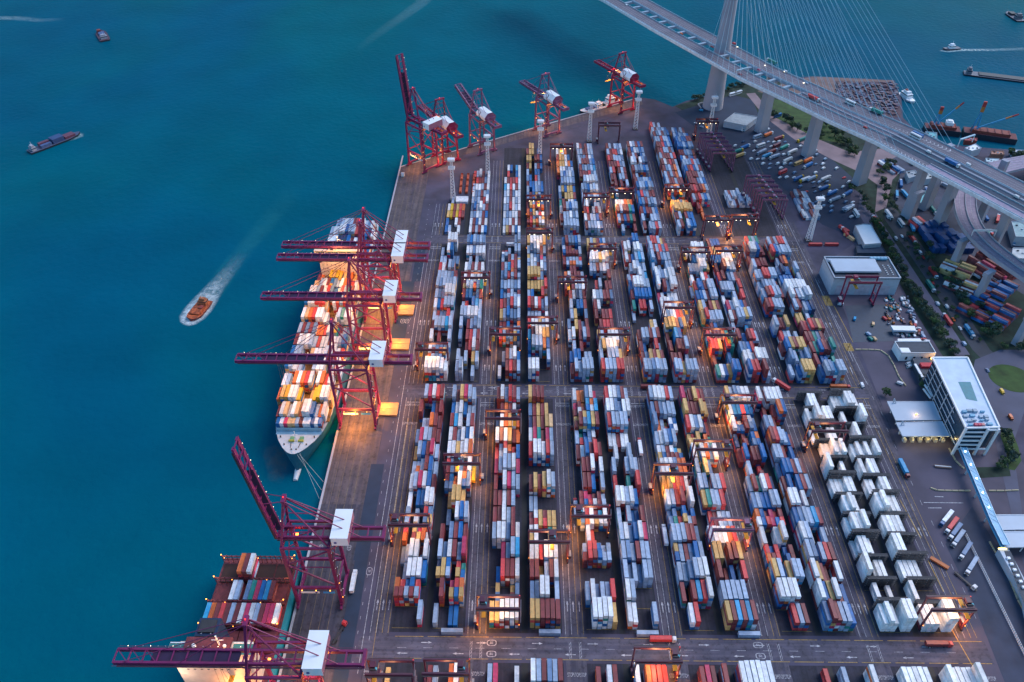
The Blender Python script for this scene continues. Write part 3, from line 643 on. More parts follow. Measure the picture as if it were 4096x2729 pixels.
        MB().tube((x0 - .1, -.5, z0 + 2.8), (x0 - .3, -.5, z0 + 2.8), 1.0, n=6, mat=_mc.get('emblem_blue', M('emblem_blue', (.03, .06, .25)))).build('emblem', hb)
    # trolley, cab, spreader
    tz = zb - 1.2; t = MB(); t.box((tx, 0, zb - .3), (5.5, 5.6, 1.2), mat); t.box((tx - 4.0, 1.5, zb - 3), (2.4, 2.6, 2.8), mat); t.box((tx - 4.0, .4, zb - 3.4), (2.2, .6, 1.8), glass)
    for a in (-1, 1):
        for b in (-1, 1): t.bar((tx + a * 1.5, b * 1.2, zb), (tx + a * 1.2, b * 3.5, 27), .1, mat=dark)
    if up < .2: tro = B_(t, 'trolley'); MB().box((tx, 0, 26.6), (2.4, 12.2, .5), M('spreader_yellow', (.45, .25, .02))).build('spreader', tro)
    # stairs on landside leg
    st = MB()
    for q in range(14):
        a = 1.6 if q % 2 else -1.6; st.bar((xh + 1.6, -yl + a, 4 + q * 3.6), (xh + 1.6, -yl - a, 7.6 + q * 3.6), .8, .25, M('stair_maroon', (.10, .02, .04)))
        st.box((xh + 2.1, -yl - a, 7.8 + q * 3.6), (.3, .3, .3), lamp_orange if q in (1, 5) else M('walk_lamp', (.9, .9, .9)))
    B_(st, 'stairway')
    if sign:
        sg = MB(); sg.box((-3.5, -yl - .75, 14.6), (10.5, .12, 1.7), roof_white); sg.box((7.2, -yl - .75, 14.6), (6.6, .12, 1.7), M('sign_blue', (.05, .28, .60))); sg.tube((0, -yl - .82, 14.6), (0, -yl - .9, 14.6), .75, n=6, mat=_mc['emblem_blue'])
        sg.bar((-9.5, -yl - .2, 15.6), (11, -yl - .2, 15.6), .15, mat=dark); B_(sg, 'sign_board')
        for xx in (-6, 0, 6): pass
    fl = MB()
    for xx in (tip * .75, tip * .4, -4, 22): fl.box((xx if up < .2 else -6, 0, zb - .4), (1.2, 1.0, .5), lamp_orange)
    for xx in (-8, 0, 8): fl.box((xx, -yl - .7, 16.4), (.5, .4, .4), lamp_orange)
    B_(fl, 'floodlights')
    if lit:
        lamp((0, 0, zb - 16), (60000 if sign else 16000) * lit, (1, .36, .05), 2, R, spot=110); lamp((20, 0, zb - 6), 12000 * lit, (1, .36, .06), 2, R); lamp((xh + 4, yl, 8), (9000 if sign else 2500) * lit, (1, .38, .05), .5, R); lamp((-2, -yl - 4, 11), (15000 if sign else 5000) * lit, (1, .36, .04), .5, R)
        if up < .2: lamp((tip * .42, 0, zb - 3), 30000 * lit, (1, .48, .16), 2, R)
    return R
cx_ = -113.5
sts((cx_, 532, 0), 0, crane_red, 'maroon quay crane with lowered boom, farthest of the four over the loaded ship', lit=1.0)
sts((cx_, 514.5, 0), 0, crane_red, 'maroon quay crane with lowered boom, second farthest over the loaded ship beside its bridge', lit=1.2, tx=-40)
sts((cx_, 464.5, 0), 0, crane_red, 'maroon quay crane with lowered boom, third over the middle of the loaded ship', lit=1.3, tx=-26)
sts((cx_, 395.5, 0), 0, crane_red, 'maroon quay crane with lowered boom, nearest the bow of the loaded ship', lit=1.6, tx=-48)
sts((cx_, 255.5, 0), 0, crane_red, 'maroon quay crane with boom raised high between the two ships', up=math.radians(84), lit=.0, za=86, tip=-88)
sts((cx_, 184.5, 0), 0, crane_red, 'maroon quay crane with lowered boom at the bottom edge over the half empty ship', lit=1.2, tx=-30)
qa = math.radians(-57.3)
sts((-102.5, 767, 0), qa + math.radians(14), crane_red, 'tall dark red quay crane with boom hoisted upright at the quay corner', up=math.radians(82), zb=50, za=84, tip=-80, back=36, lit=.5)
for (x, y), nm, mt, up, lt in (((-80, 783), 'bright red low quay crane right beside the tall crane at the quay corner', crane_far, 0, .9), ((-41, 806), 'faded pink quay crane with boom tilted up, middle of the far quay', crane_pink, math.radians(22), .3),
                          ((32, 849), 'faded pink quay crane with orange lit boom on the far quay', crane_pink, 0, .9), ((123, 911), 'bright red quay crane nearest the far quay corner', crane_far, 0, 1.0)):
    sts((x, y, 0), qa, mt, nm, zb=40, za=66, tip=-54, back=34, up=up, lit=lt, house='box', xh=11, yl=9.2, sign=False, tx=-26)
# ================================================================== LIGHT MASTS
def mast_parts():
    P = []
    lg = MB(); Hh = 44
    for sx, sy in ((-1, -1), (1, -1), (1, 1), (-1, 1)): lg.bar((sx * 2.2, sy * 2.2, 0), (sx * .9, sy * .9, Hh), .42, mat=steel_white)
    n = 12
    for q in range(n):
        z0, z1 = Hh * q / n, Hh * (q + 1) / n; a, b = 2.2 - 1.3 * q / n, 2.2 - 1.3 * (q + 1) / n
        for (p, r) in (((-1, -1), (1, -1)), ((1, -1), (1, 1)), ((1, 1), (-1, 1)), ((-1, 1), (-1, -1))):
            lg.bar((p[0] * a, p[1] * a, z0), (r[0] * b, r[1] * b, z1), .2, mat=steel_white); lg.bar((p[0] * b, p[1] * b, z1), (r[0] * b, r[1] * b, z1), .2, mat=steel_white)
    P.append(('lattice_shaft', lg.mesh('lattice_shaft')))
    for nm, z, r in (('lower_platform', 35, 3.1), ('upper_platform', 44, 3.3)):
        h = MB(); h.box((0, 0, z), (r * 2, r * 1.3, .3), steel_white); h.box((0, -r * .65, z + 1.1), (r * 2, .35, 1.7), roof_white); h.box((0, r * .65, z + 1.1), (r * 2, .35, 1.7), roof_white)
        h.box((-r, 0, z + 1.1), (.35, r * 1.3, 1.7), roof_white); h.box((r, 0, z + 1.1), (.35, r * 1.3, 1.7), roof_white)
        if z > 40: h.box((0, 0, z + 2.1), (r * 1.8, r * 1.2, .25), steel_white)
        P.append((nm, h.mesh(nm)))
    P.append(('lightning_rod', MB().bar((.8, 0, 46), (.8, 0, 50), .14, mat=steel_white).bar((-.8, 0, 46), (-.8, 0, 49), .14, mat=steel_white).mesh('lightning_rod')))
    P.append(('foot', MB().box((0, 0, .4), (6, 6, .8), dark).mesh('foot')))
    return P
mp_ = mast_parts()
for (px, py), nm in (((1813, 800), 'white lattice light mast nearest the quay, at the head of the first block'), ((1952, 702), 'white lattice light mast beside the chassis rows, second from the left'),
        ((2159, 640), 'white lattice light mast in front of the pink quay crane'), ((2356, 566), 'white lattice light mast in front of the moored red tug'), ((2541, 517), 'white lattice light mast close to the far quay corner'),
        ((2834, 540), 'white lattice light mast in front of the bridge tower foot'), ((3233, 962), 'white lattice light mast among containers left of the white roofed shed')):
    x, y = G(px, py); r = thing('light_mast', (x, y, 0), 0, nm, 'light mast', 'tall white lattice light masts')
    for pn, me in mp_: o = bpy.data.objects.new(pn, me); COL.objects.link(o); o.parent = r
# ================================================================== SHIPS
def hull(mb, secs, zk, mat, deck, zdeck=None):
    """secs: (y, half width at waterline, half width at deck, deck z); bow first. x centred on 0"""
    k = mb.mi(mat); kd = mb.mi(deck); i = len(mb.v)
    for y, a, b, z in secs:
        mb.v += [(-b, y, z), (-(a * .4 + b * .6), y, z * .45 + zk * .55), (-a, y, zk), (a, y, zk), (a * .4 + b * .6, y, z * .45 + zk * .55), (b, y, z)]
    for s_ in range(len(secs) - 1):
        o = i + s_ * 6
        for j in range(5): mb.f.append((o + j, o + 6 + j, o + 7 + j, o + 1 + j)); mb.m.append(k)
        mb.f.append((o + 5, o + 11, o + 6, o)); mb.m.append(kd)
    o = i; mb.f.append(tuple(o + j for j in range(6))); mb.m.append(k); o = i + (len(secs) - 1) * 6; mb.f.append(tuple(o + j for j in range(6))[::-1]); mb.m.append(k)
hull_blue = M('hull_blue_green', (.01, .10, .16), .5, .15); hull_dark = M('hull_dark', (.02, .025, .04), .5); deck_grey = M('deck_pale_grey', (.42, .46, .50), .7, .15, .3)
deck_red = M('deck_oxide_red', (.13, .024, .034), .75, .35, .4); cream = M('superstructure_cream', (.60, .50, .42), .5, .1)
CXS = -149.6
def shipbox(x, y, z, ln, ch, lab, grp):
    container(x, y, z, 0, ln, 2.59, ch, lab, grp, 'ship container', 'ship_container')
S1 = thing('container_ship', (CXS, 0, 0), 0, 'large container ship stacked high with containers, moored bow toward camera', 'container ship')
h = MB(); hull(h, [(347.5, .3, 1.2, 15), (349, 1, 4.2, 15), (353, 2.4, 8, 14.8), (360, 5, 12.5, 14.5), (370, 9, 16.6, 14), (385, 14, 19.4, 14), (402, 18, 20, 14), (430, 20, 20, 14), (595, 20, 20, 14), (618, 18, 19.6, 14), (632, 14, 18.5, 14)], -4.6, hull_blue, deck_grey); h.build('hull', S1)
MB().tube((0, 350, -3.6), (0, 340.5, -4.0), 2.2, 1.5, 10, M('bulb_white', (.5, .55, .6))).build('bulbous_bow', S1)
b_ = MB(); b_.bar((-15.5, 368.8, 15.6), (15.5, 368.8, 15.6), .5, 3.2, M('breakwater_blue', (.20, .34, .44))); b_.bar((-15.5, 367.2, 14.2), (15.5, 367.2, 14.2), 3, .2, _mc['breakwater_blue']); b_.build('breakwater', S1)
for sx in (-1, 1):
    w_ = MB(); w_.box((sx * 3.2, 361, 14.9), (2.6, 3.4, 1.3), M('winch_green', (.10, .28, .14))); w_.tube((sx * 3.2 - 1.8, 359, 15.3), (sx * 3.2 + 1.8, 359, 15.3), .8, n=8, mat=M('winch_yellow', (.4, .33, .04))); w_.bar((sx * 3.2, 357.5, 14.8), (sx * 2.6, 353, 14.9), .35, mat=dark)
    w_.build('anchor_winch', S1)
    for yy, xx in ((351.5, 1.6), (356, 7.5), (363, 11.5)): MB().tube((sx * xx, yy, 14.3), (sx * xx, yy, 15.6), .5, n=8, mat=dark).build('bollard', S1)
MB().bar((0, 359.5, 14.5), (0, 359.5, 24), .5, mat=steel_white).bar((-2, 359.5, 21), (2, 359.5, 21), .25, mat=steel_white).build('foremast', S1)
for p, q in (((3, 349.5, 14), (20.5, 336, .5)), ((4, 350, 14), (20.5, 322, .5)), ((2, 349, 14), (20.6, 329, .5))): MB().bar(p, q, .16, mat=M('rope_pale', (.4, .4, .38))).build('mooring_line', S1)
lash = MB()
SB = [(370, 6.06, 12, "bwpkkgmwwbwb", "222222222222"), (376.6, 12.19, 13, "mwkgwkmwwbgow", "2332332443223"), (390.5, 12.19, 14, "ottwwym-tyywwk", "34444300234443"), (405, 12.19, 14, "wgwoworw-worwt", "33044444044340"),
      (419, 12.19, 14, "bgwg--wgww--gw", "55430004440055"), (433, 12.19, 14, "bgg-wkwwwgmwwr", "44440333344433"), (446.5, 12.19, 14, "mwwwggrwwmwwgb", "44444333333344"), (460, 12.19, 14, "gmsmsoorwsemgs", "44444333442222"), (475.5, 12.19, 14, "wkorwwwgkwgeww", "55555530035555"),
      (490, 12.19, 14, "bwwrrrn-wrgrrk", "66666600666606"), (504, 12.19, 14, "wwgmwrsbwrgemw", "55555554455555"), (517.5, 12.19, 14, "kkgwmbsgworrwk", "33444444444333"), (531, 12.19, 14, "mo--ytykk-otmm", "22004443303222"),
      (568, 12.19, 14, "nbbwgbnbwgrsbb", "44444433344444"), (582, 12.19, 14, "wwwnnnbmwgsbsw", "44444443333322"), (596, 12.19, 14, "gwwwwbggrmmbnw", "44455555444333"), (610, 12.19, 13, "gsgwggmrgwgsw", "3444444444333")]
ship_rest = []; ship_n = 0
for bi, (y, ln, n, cs, hs) in enumerate(SB):
    for j in range(n):
        if cs[j] == '-' or hs[j] == '0': continue
        for t in range(int(hs[j])):
            x = (j - (n - 1) / 2) * 2.62 if n < 14 else (j - 6.5) * 2.78
            c = cs[j] if t == int(hs[j]) - 1 or rc.random() < .4 else rc.choice('wkmobkrwt')
            top = t == int(hs[j]) - 1
            if top and bi < 13: shipbox(CXS + x, y + ln / 2, 15.2 + t * 2.61, ln, c, '%s container topping %s stack from left, %s bay behind the bow of loaded ship' % (CNAME[c], ORD[j], ORD[bi]), 'containers on the loaded ship')
            else: ship_rest.append((CXS + x, y + ln / 2, 15.2 + t * 2.61, 0, ln, 2.59, PAL[c]))
    if ln > 7: lash.box((0, y + 13.1, 17.5), (38.5 if n == 14 else 34, .7, .5), M('lashing_brown', (.22, .12, .04))); lash.box((0, y + 13.1, 20.5), (38.5 if n == 14 else 34, .5, .3), _mc['lashing_brown'])
    if ln > 7:
        for q in range(9): lash.bar((-18 + 4.5 * q, y + 13.1, 14), (-18 + 4.5 * q, y + 13.1, 21), .35, mat=_mc['lashing_brown'])
lash.box((0, 455, 14.3), (37.5, 155, .7), _mc['lashing_brown']); lash.box((0, 596, 14.3), (36, 58, .7), _mc['lashing_brown'])
lash.build('lashing_bridges', S1)
s_ = MB(); s_.box((0, 547, 24), (33, 11, 20), cream); s_.box((0, 548, 37), (24, 9, 8), cream); s_.box((0, 546.5, 42.2), (40, 7, 2.6), cream); s_.box((0, 542.9, 42.4), (38, .2, 1.1), glass); s_.box((0, 549, 44.2), (18, 7, 1.8), cream)
for z in (20, 23.5, 27, 30.5, 34): 
    for q in range(9): s_.box((-14 + q * 3.5, 541.45, z), (.7, .12, .7), glass)
for sx in (-1, 1): s_.bar((sx * 18.5, 545, 41), (sx * 12.2, 545, 34), .5, mat=roof_white)
SU = s_.build('superstructure', S1)
r_ = MB(); r_.bar((0, 548, 45), (0, 548, 55), .7, mat=steel_white); r_.bar((-4, 548, 50), (4, 548, 50), .35, mat=steel_white); r_.box((1, 547, 52), (3, .5, .5), roof_white); r_.build('radar_mast', SU)
MB().box((0, 558, 32), (9, 7, 18), M('funnel_blue', (.02, .10, .25))).box((0, 558, 42), (7, 5, 2.5), dark).build('funnel', SU)
joined('ship_containers_below', ship_rest, None); 
for xx, yy in ((CXS - 8, 392), (CXS + 6, 408), (CXS, 520), (CXS - 6, 478)): lamp((xx, yy, 44), 6000, (1, .44, .12), 2, None)
# half empty ship at the bottom edge
CX2 = -151.2
S2 = thing('container_ship', (CX2, 0, 0), 0, 'half empty red decked container ship at the lower left with its bridge facing up', 'container ship')
h = MB(); hull(h, [(60, 1, 3, 12), (75, 8, 14, 12), (100, 18, 21.5, 12), (120, 21.5, 21.8, 12), (262, 21.5, 21.8, 12), (268, 19, 21.5, 12)], -4.6, M('hull_teal', (.015, .26, .34), .4, .1), deck_red); h.build('hull', S2)
hc = MB()
for y0 in (209.5, 223.6, 238, 252.3):
    for q in range(4):
        if y0 > 252 and q in (0, 2, 3): hc.box((-15.6 + q * 10.4, y0 + 6.2, 12.3), (9.6, 12, .5), M('open_hold', (.03, .012, .012), .8))
        else: hc.box((-15.6 + q * 10.4, y0 + 6.2, 12.9), (9.9, 12.2, 1.7), deck_red)
hc.build('hatch_covers', S2)
for y0 in (222.9, 237.3, 251.6, 266):
    lb = MB()
    for z in (15.5, 18.2): lb.box((0, y0, z), (43, .7, .35), deck_red)
    for q in range(16): lb.bar((-21.3 + 2.84 * q, y0, 12), (-21.3 + 2.84 * q, y0, 19.4), .3, mat=deck_red)
    for q in range(15): lb.box((-20 + 2.84 * q, y0 - .5, 17.4), (.35, .3, .3), lamp_orange if (q * 5 + int(y0)) % 7 == 0 else deck_red)
    for sx in (-1, 1): lb.box((sx * 21.5, y0, 19.8), (.5, .5, .4), lamp_orange)
    lb.build('lashing_bridge', S2); lamp((20, y0 + 1, 21), 700, (1, .5, .1), .5, S2); lamp((-20, y0 + 1, 21), 500, (1, .5, .1), .5, S2)
rest2 = []
def s2row(y, cs, x0, hh, ordn):
    for j, c in enumerate(cs):
        if c == '-': continue
        for t in range(hh): 
            X = CX2 + x0 + j * 2.74
            if t == hh - 1: shipbox(X, y, 13.8 + t * 2.61, 12.19, c, '%s container, %s from left in %s row on the half empty ship' % (CNAME[c], ORD[j], ordn), 'containers on the half empty ship')
            else: rest2.append((X, y, 13.8 + t * 2.61, 0, 12.19, 2.59, PAL[rc.choice('mgmrp')]))
s2row(229.6, "comrmgmwpwgmppw", -19.2, 2, 'nearest'); s2row(243.9, "wg-sepbcm", -8.5, 2, 'middle'); s2row(258.2, "omw", -6.5, 4, 'farthest')
joined('ship_containers_lower', rest2)
s_ = MB(); s_.box((0, 196, 26), (37, 11, 28), cream); s_.box((-1, 196.5, 40.8), (43.5, 6, 2.2), cream); s_.box((-3, 197.5, 42.6), (23, 9, 2.0), deck_red); s_.box((0, 193.3, 43), (22, .2, .9), glass)
for z in (33, 36.5): 
    for q in range(8): s_.box((-13 + q * 3.4, 190.4, z), (1.1, .15, .4), glass)
SU2 = s_.build('superstructure', S2)
w_ = MB()
for sx in (-1, 1): w_.box((-1 + sx * 16, 199.6, 42.1), (11, .4, .5), roof_white); w_.box((-1 + sx * 16, 196.4, 42.0), (11, 5.6, .2), M('wing_deck_green', (.03, .16, .16)))
w_.build('bridge_wings', SU2)
nm_ = text_mesh('ZVI MA', 1.6, roof_white); o = bpy.data.objects.new('name_lettering', nm_); COL.objects.link(o); o.parent = SU2; o.location = (-3.5, 194.4, 43.75)
f_ = MB(); f_.box((-7.5, 210, 26), (11, 10, 26), M('funnel_navy', (.01, .03, .08))); f_.box((-7.5, 210, 39.4), (8, 7, 1.5), dark); f_.bar((-10, 206, 39.2), (-7.8, 208.5, 39.2), .35, mat=roof_white); f_.bar((-5, 206, 39.2), (-4, 209, 39.2), .35, mat=roof_white); f_.build('funnel', SU2)
r_ = MB(); r_.bar((3, 198, 43), (3, 198, 52), .6, mat=steel_white); r_.bar((0, 198, 48), (6, 198, 48), .3, mat=steel_white); r_.tube((-9.5, 197, 43.4), (-9.5, 197, 44.8), .9, n=10, mat=roof_white); r_.tube((6, 197, 43.4), (6, 197, 44.6), .8, n=10, mat=roof_white); r_.build('radar_mast', SU2)
for q in range(7): MB().box((4 + (q % 4) * 4, 206 + (q // 4) * 6, 15 + q % 3), (2.2, 3, 3 + q % 3), cream if q % 2 else deck_red).build('deck_machinery', S2)
lamp((-18, 184, 30), 5000, (1, .7, .5), 2, S2); lamp((8, 184, 20), 12000, (1, .42, .12), 2, S2)
# ---- small craft
def boat(px, py, hx, hy, L_, W_, label, hullm, deckm, house=None, cargo=None, name='boat', hz=2.0, cat='boat'):
    x, y = G(px, py, -4); x2, y2 = G(hx, hy, -4); rz = math.atan2(-(x2 - x), y2 - y)   # local +Y is the bow
    R = thing(name, (x, y, -4.5), rz, label, cat)
    h = MB(); hull(h, [(-L_ / 2, W_ * .38, W_ * .46, hz), (-L_ * .3, W_ * .46, W_ * .5, hz), (L_ * .25, W_ * .44, W_ * .5, hz), (L_ * .42, W_ * .2, W_ * .36, hz * 1.25), (L_ / 2, .1, W_ * .08, hz * 1.6)], -.6, hullm, deckm)
    for f in range(len(h.f)): h.f[f] = h.f[f][::-1]
    h.build('hull', R)
    if house:
        yh, lh, wh, hh, mh = house; b = MB(); b.box((0, yh, hz + hh / 2), (wh, lh, hh), mh); b.box((0, yh, hz + hh * 1.25), (wh * .7, lh * .6, hh * .5), mh); b.box((0, yh, hz + hh * .75), (wh * 1.02, lh * 1.01, hh * .18), glass)
        b.bar((0, yh, hz + hh * 1.5), (0, yh, hz + hh * 1.5 + 4), .25, mat=steel_white); b.build('wheelhouse', R)
    for c in (cargo or []):
        cx, cy, cw, cl, chh, cm = c; MB().box((cx, cy, hz + chh / 2), (cw, cl, chh), cm).build('cargo', R)
    return R
oxide = M('oxide_red', (.22, .04, .03), .7, .3); ob = M('barge_blue', (.06, .10, .22), .6, .2); orange_ = M('orange_cargo', (.40, .08, .02), .7, .8, .5)
sc_ = 1.7409
boat(127 * sc_, 329 * sc_, 182 * sc_, 308 * sc_, 60, 13, 'long dark barge loaded with blue and red containers, left on open water', hull_dark, M('barge_deck', (.07, .08, .14)), (-25, 5, 8, 4, M('barge_house', (.3, .3, .36))), [(-2.5, -11, 4, 12, 4, M('barge_red', (.13, .04, .07))), (2.5, -11, 4, 12, 3, ob), (0, 3, 10, 13, 5.2, M('barge_blue_dark', (.03, .06, .16))), (0, 17, 9, 12, 2.6, _mc['barge_red'])], 'barge')
boat(236 * sc_, 84 * sc_, 226 * sc_, 66 * sc_, 44, 15, 'dark red and blue work boat at the top left', hull_dark, M('work_deck', (.08, .03, .05)), (-14, 7, 9, 4, M('barge_house', (.3, .3, .36))), [(0, 4, 8, 12, 2.5, ob), (-2, 15, 5, 6, 4, oxide)], 'work_boat')
boat(457 * sc_, 715 * sc_, 438 * sc_, 738 * sc_, 27, 13, 'red decked tug leaving a white wake on open water', M('tug_red', (.16, .03, .03)), orange_, (-9, 5, 7, 4, M('tug_house_orange', (.35, .12, .05))), [(0, 2, 9, 10, 1.2, orange_), (-2, -2, 3, 4, 2.2, oxide)], 'tug_boat', cat='tug')
boat(2185 * sc_, 113 * sc_, 2160 * sc_, 115 * sc_, 26, 8, 'dark grey boat with a thin wake right of the bridge', hull_dark, M('boat_grey', (.12, .13, .17)), (0, 8, 6, 4, roof_white), None, 'motor_boat')
boat(2330 * sc_, 40 * sc_, 2315 * sc_, 30 * sc_, 40, 14, 'dark barge in the top right corner', hull_dark, M('boat_grey', (.12, .13, .17)), (-10, 8, 9, 5, M('boat_grey', (.12, .13, .17))), [(0, 8, 8, 10, 3, hull_dark)], 'barge')
boat(2305 * sc_, 180 * sc_, 2370 * sc_, 188 * sc_, 96, 15, 'long low dark barge at the right edge', hull_dark, M('boat_grey', (.12, .13, .17)), (-42, 6, 9, 5, _mc['boat_grey']), [(0, 0, 11, 60, 1.2, hull_dark)], 'barge')
boat(2083 * sc_, 226 * sc_, 2100 * sc_, 238 * sc_, 30, 10, 'white boat with a red top moored at the scrap yard behind the bridge cables', M('boat_white', (.6, .6, .62)), roof_white, (-2, 14, 8, 5, roof_white), [(0, -4, 3, 4, 8.5, oxide)], 'ferry')
boat(1398 * sc_, 238 * sc_, 1430 * sc_, 228 * sc_, 34, 11, 'red and white tug moored under the far bright red quay crane', M('tug_bright_red', (.4, .02, .02)), deck_grey, (2, 9, 8, 6, roof_white), [(0, 9, 6, 7, 5, M('tug_bright_red', (.4, .02, .02)))], 'tug_boat', cat='tug')
boat(1362 * sc_, 251 * sc_, 1338 * sc_, 258 * sc_, 38, 10, 'grey and white lighter moored at the far quay left of the red tug', hull_dark, M('boat_white', (.6, .6, .62)), (-8, 8, 7, 4, roof_white), [(0, 4, 5, 12, 2, ob)], 'lighter')
# red crane lighters on the right
xa, ya = G(*uu(700, 560)); xb, yb_ = G(*uu(1260, 640)); xc, yc_ = G(*uu(1990, 735))
def crane_lighter(p, q, W_, label, jibs, housepx):
    ang = math.atan2(q[1] - p[1], q[0] - p[0]); L_ = math.dist(p, q); mid = ((p[0] + q[0]) / 2, (p[1] + q[1]) / 2)
    R = thing('crane_lighter', (*mid, -4.5), ang, label, 'crane barge')
    h = MB(); h.box((0, 0, 3.2), (L_, W_, 6.4), hull_dark); h.box((0, 0, 6.5), (L_ - 1, W_ - 1, .2), deck_red); h.build('hull', R)
    c = MB(); c.box((0, 0, 8.2), (L_ * .72, W_ * .7, 3.2), oxide)
    for k in range(6): c.box((-L_ * .34 + k * L_ * .136, 0, 10), (L_ * .02, W_ * .72, .5), deck_red)
    c.build('cargo_hold', R)
    if housepx is not None: MB().box((housepx, 2, 10), (8, 8, 7), roof_white).box((housepx, 2, 14.2), (5, 5, 1.8), roof_white).build('wheelhouse', R)
    for lx, tipdir, H1, mastH in jibs:
        bl = M('crane_sky_blue', (.04, .28, .50)); t = MB()
        for sx in (-3, 3):
            for sy in (-3, 3): t.bar((lx + sx, sy, 6), (lx + sx * .2, sy * .2, 6 + mastH * .62), 1.0, mat=bl)
        t.box((lx, 0, 6 + mastH * .70), (3.4, 2.6, mastH * .16), M('crane_orange', (.5, .17, .03))); t.box((lx, 0, 6 + mastH * .86), (3.4, 2.4, mastH * .16), M('crane_tip_red', (.4, .03, .03)))
        t.build('crane_mast', R); j = MB(); a = Vector((lx, 0, 9)); b = a + Vector(tipdir); c1 = a.lerp(b, .7); c2 = a.lerp(b, .85)
        j.bar(a, c1, 1.3, mat=bl).bar(c1, c2, 1.3, mat=_mc['crane_orange']).bar(c2, b, 1.2, mat=_mc['crane_tip_red']); j.build('jib', R)
    return R
crane_lighter((xa, ya + 2), (xb - 4, yb_ + 6), 15, 'dark red crane barge with white wheelhouse, left of the two behind the bridge', [(-8, (22, 8, 26), 0, 26)], 6)
crane_lighter((xb, yb_ + 6), (xc, yc_ + 4), 16, 'dark red crane barge with tall blue crane mast, right of the two', [(-17, (38, 4, 22), 0, 38)], None)
# ---- wakes
def foam(name, pts, seed, dens=.5, col=(.55, .75, .78), amax=.9, scale=.25):
    """pts: list of (x,y,halfwidth,strength) along the wake"""
    m, nt, n, p = _nodes('foam_%d' % seed); L = nt.links
    a = n.new('ShaderNodeAttribute'); a.attribute_name = 'Col'; g = n.new('ShaderNodeNewGeometry'); t = n.new('ShaderNodeTexNoise'); t.inputs['Scale'].default_value = scale; t.inputs['Detail'].default_value = 9; t.inputs['Roughness'].default_value = .75
    L.new(g.outputs['Position'], t.inputs['Vector']); mr = n.new('ShaderNodeMapRange'); mr.inputs[1].default_value = .56 - dens * .16; mr.inputs[2].default_value = .72; L.new(t.outputs['Fac'], mr.inputs[0])
    sep = n.new('ShaderNodeSeparateColor'); L.new(a.outputs['Color'], sep.inputs[0])
    mu = n.new('ShaderNodeMath'); mu.operation = 'MULTIPLY'; L.new(mr.outputs[0], mu.inputs[0]); L.new(sep.outputs[0], mu.inputs[1])
    m2 = n.new('ShaderNodeMath'); m2.operation = 'MULTIPLY_ADD'; L.new(sep.outputs[0], m2.inputs[0]); m2.inputs[1].default_value = .22; L.new(mu.outputs[0], m2.inputs[2])
    m3 = n.new('ShaderNodeMath'); m3.operation = 'MULTIPLY'; m3.use_clamp = True; L.new(m2.outputs[0], m3.inputs[0]); m3.inputs[1].default_value = amax; L.new(m3.outputs[0], p.inputs['Alpha'])
    p.inputs['Base Color'].default_value = (*col, 1); p.inputs['Roughness'].default_value = .8
    V = []; Fc = []; C = []; N = 9
    for i, (x, y, hw, s) in enumerate(pts):
        x2, y2 = (pts[i + 1] if i + 1 < len(pts) else pts[i])[:2]; x0, y0 = (pts[i - 1] if i else pts[i])[:2]
        d = Vector((x2 - x0, y2 - y0, 0)).normalized(); nn = Vector((-d.y, d.x, 0))
        for j in range(N):
            t_ = j / (N - 1) * 2 - 1; V.append((x + nn.x * hw * t_, y + nn.y * hw * t_, -4.42)); C.append(s * (1 - abs(t_) ** 2.2))
    for i in range(len(pts) - 1):
        for j in range(N - 1): a0 = i * N + j; Fc.append((a0, a0 + 1, a0 + N + 1, a0 + N))
    me = bpy.data.meshes.new(name); me.from_pydata(V, [], Fc); at = me.color_attributes.new('Col', 'FLOAT_COLOR', 'POINT')
    at.data.foreach_set('color', np.array([[c, c, c, 1] for c in C], dtype=np.float32).ravel()); me.materials.append(m); me.update()
    o = bpy.data.objects.new(name, me); COL.objects.link(o); o['kind'] = 'stuff'; return o
def P4(px, py): return G(px, py, -4.5)
def wake(name, pl, seed, **kw): foam(name, [(*P4(a * sc_, b * sc_), w_, s) for a, b, w_, s in pl], seed, **kw)
wake('tug_wake', [(426, 748, 3, .1), (432, 743, 8, .7), (441, 730, 12, .9), (455, 712, 13, 1.0), (472, 690, 12, .8), (490, 666, 10, .5), (510, 642, 9, .25), (535, 612, 8, .1), (560, 580, 7, 0)], 1, dens=1.3, col=(.75, .85, .88), amax=1.3)
foam('tug_wake_tail', [(*P4(a * sc_, b * sc_), w_, s) for a, b, w_, s in ((450, 715, 10, .8), (485, 675, 12, .8), (520, 628, 12, .65), (560, 575, 11, .4), (600, 528, 13, .35), (640, 480, 13, .2), (700, 400, 13, 0))], 2, dens=1.2, col=(.005, .26, .29), amax=.65, scale=.06)
foam('bow_reflection_foam', [(*P4(a * sc_, b * sc_), w_, s) for a, b, w_, s in ((600, 1040, 3, 0), (618, 1035, 8, .6), (636, 1050, 9, .8), (640, 1085, 8, .5), (625, 1110, 6, 0))], 7, dens=.9, col=(.34, .25, .16), amax=.4, scale=.15)  # brown bow foam; its tint also stands in for the orange reflection
wake('top_wake', [(990, -15, 14, .7), (965, 10, 14, .6), (930, 35, 13, .5), (890, 62, 12, .3), (850, 92, 10, .15), (815, 120, 8, 0)], 3, dens=.9, amax=.22)
wake('left_wake', [(-20, 42, 10, .7), (40, 42, 10, .5), (90, 47, 9, .3), (150, 45, 9, 0)], 4, dens=.8, amax=.6)
wake('boat_wake', [(2160, 117, 2, .6), (2172, 117, 7, .8), (2210, 115, 5, .8), (2280, 115, 5, .45), (2370, 112, 6, .2)], 5, dens=1.2, amax=.9)
wake('barge_wake', [(140, 325, 6, 0), (165, 316, 9, .5), (183, 310, 8, .7), (190, 306, 4, 0)], 6, dens=1.0)
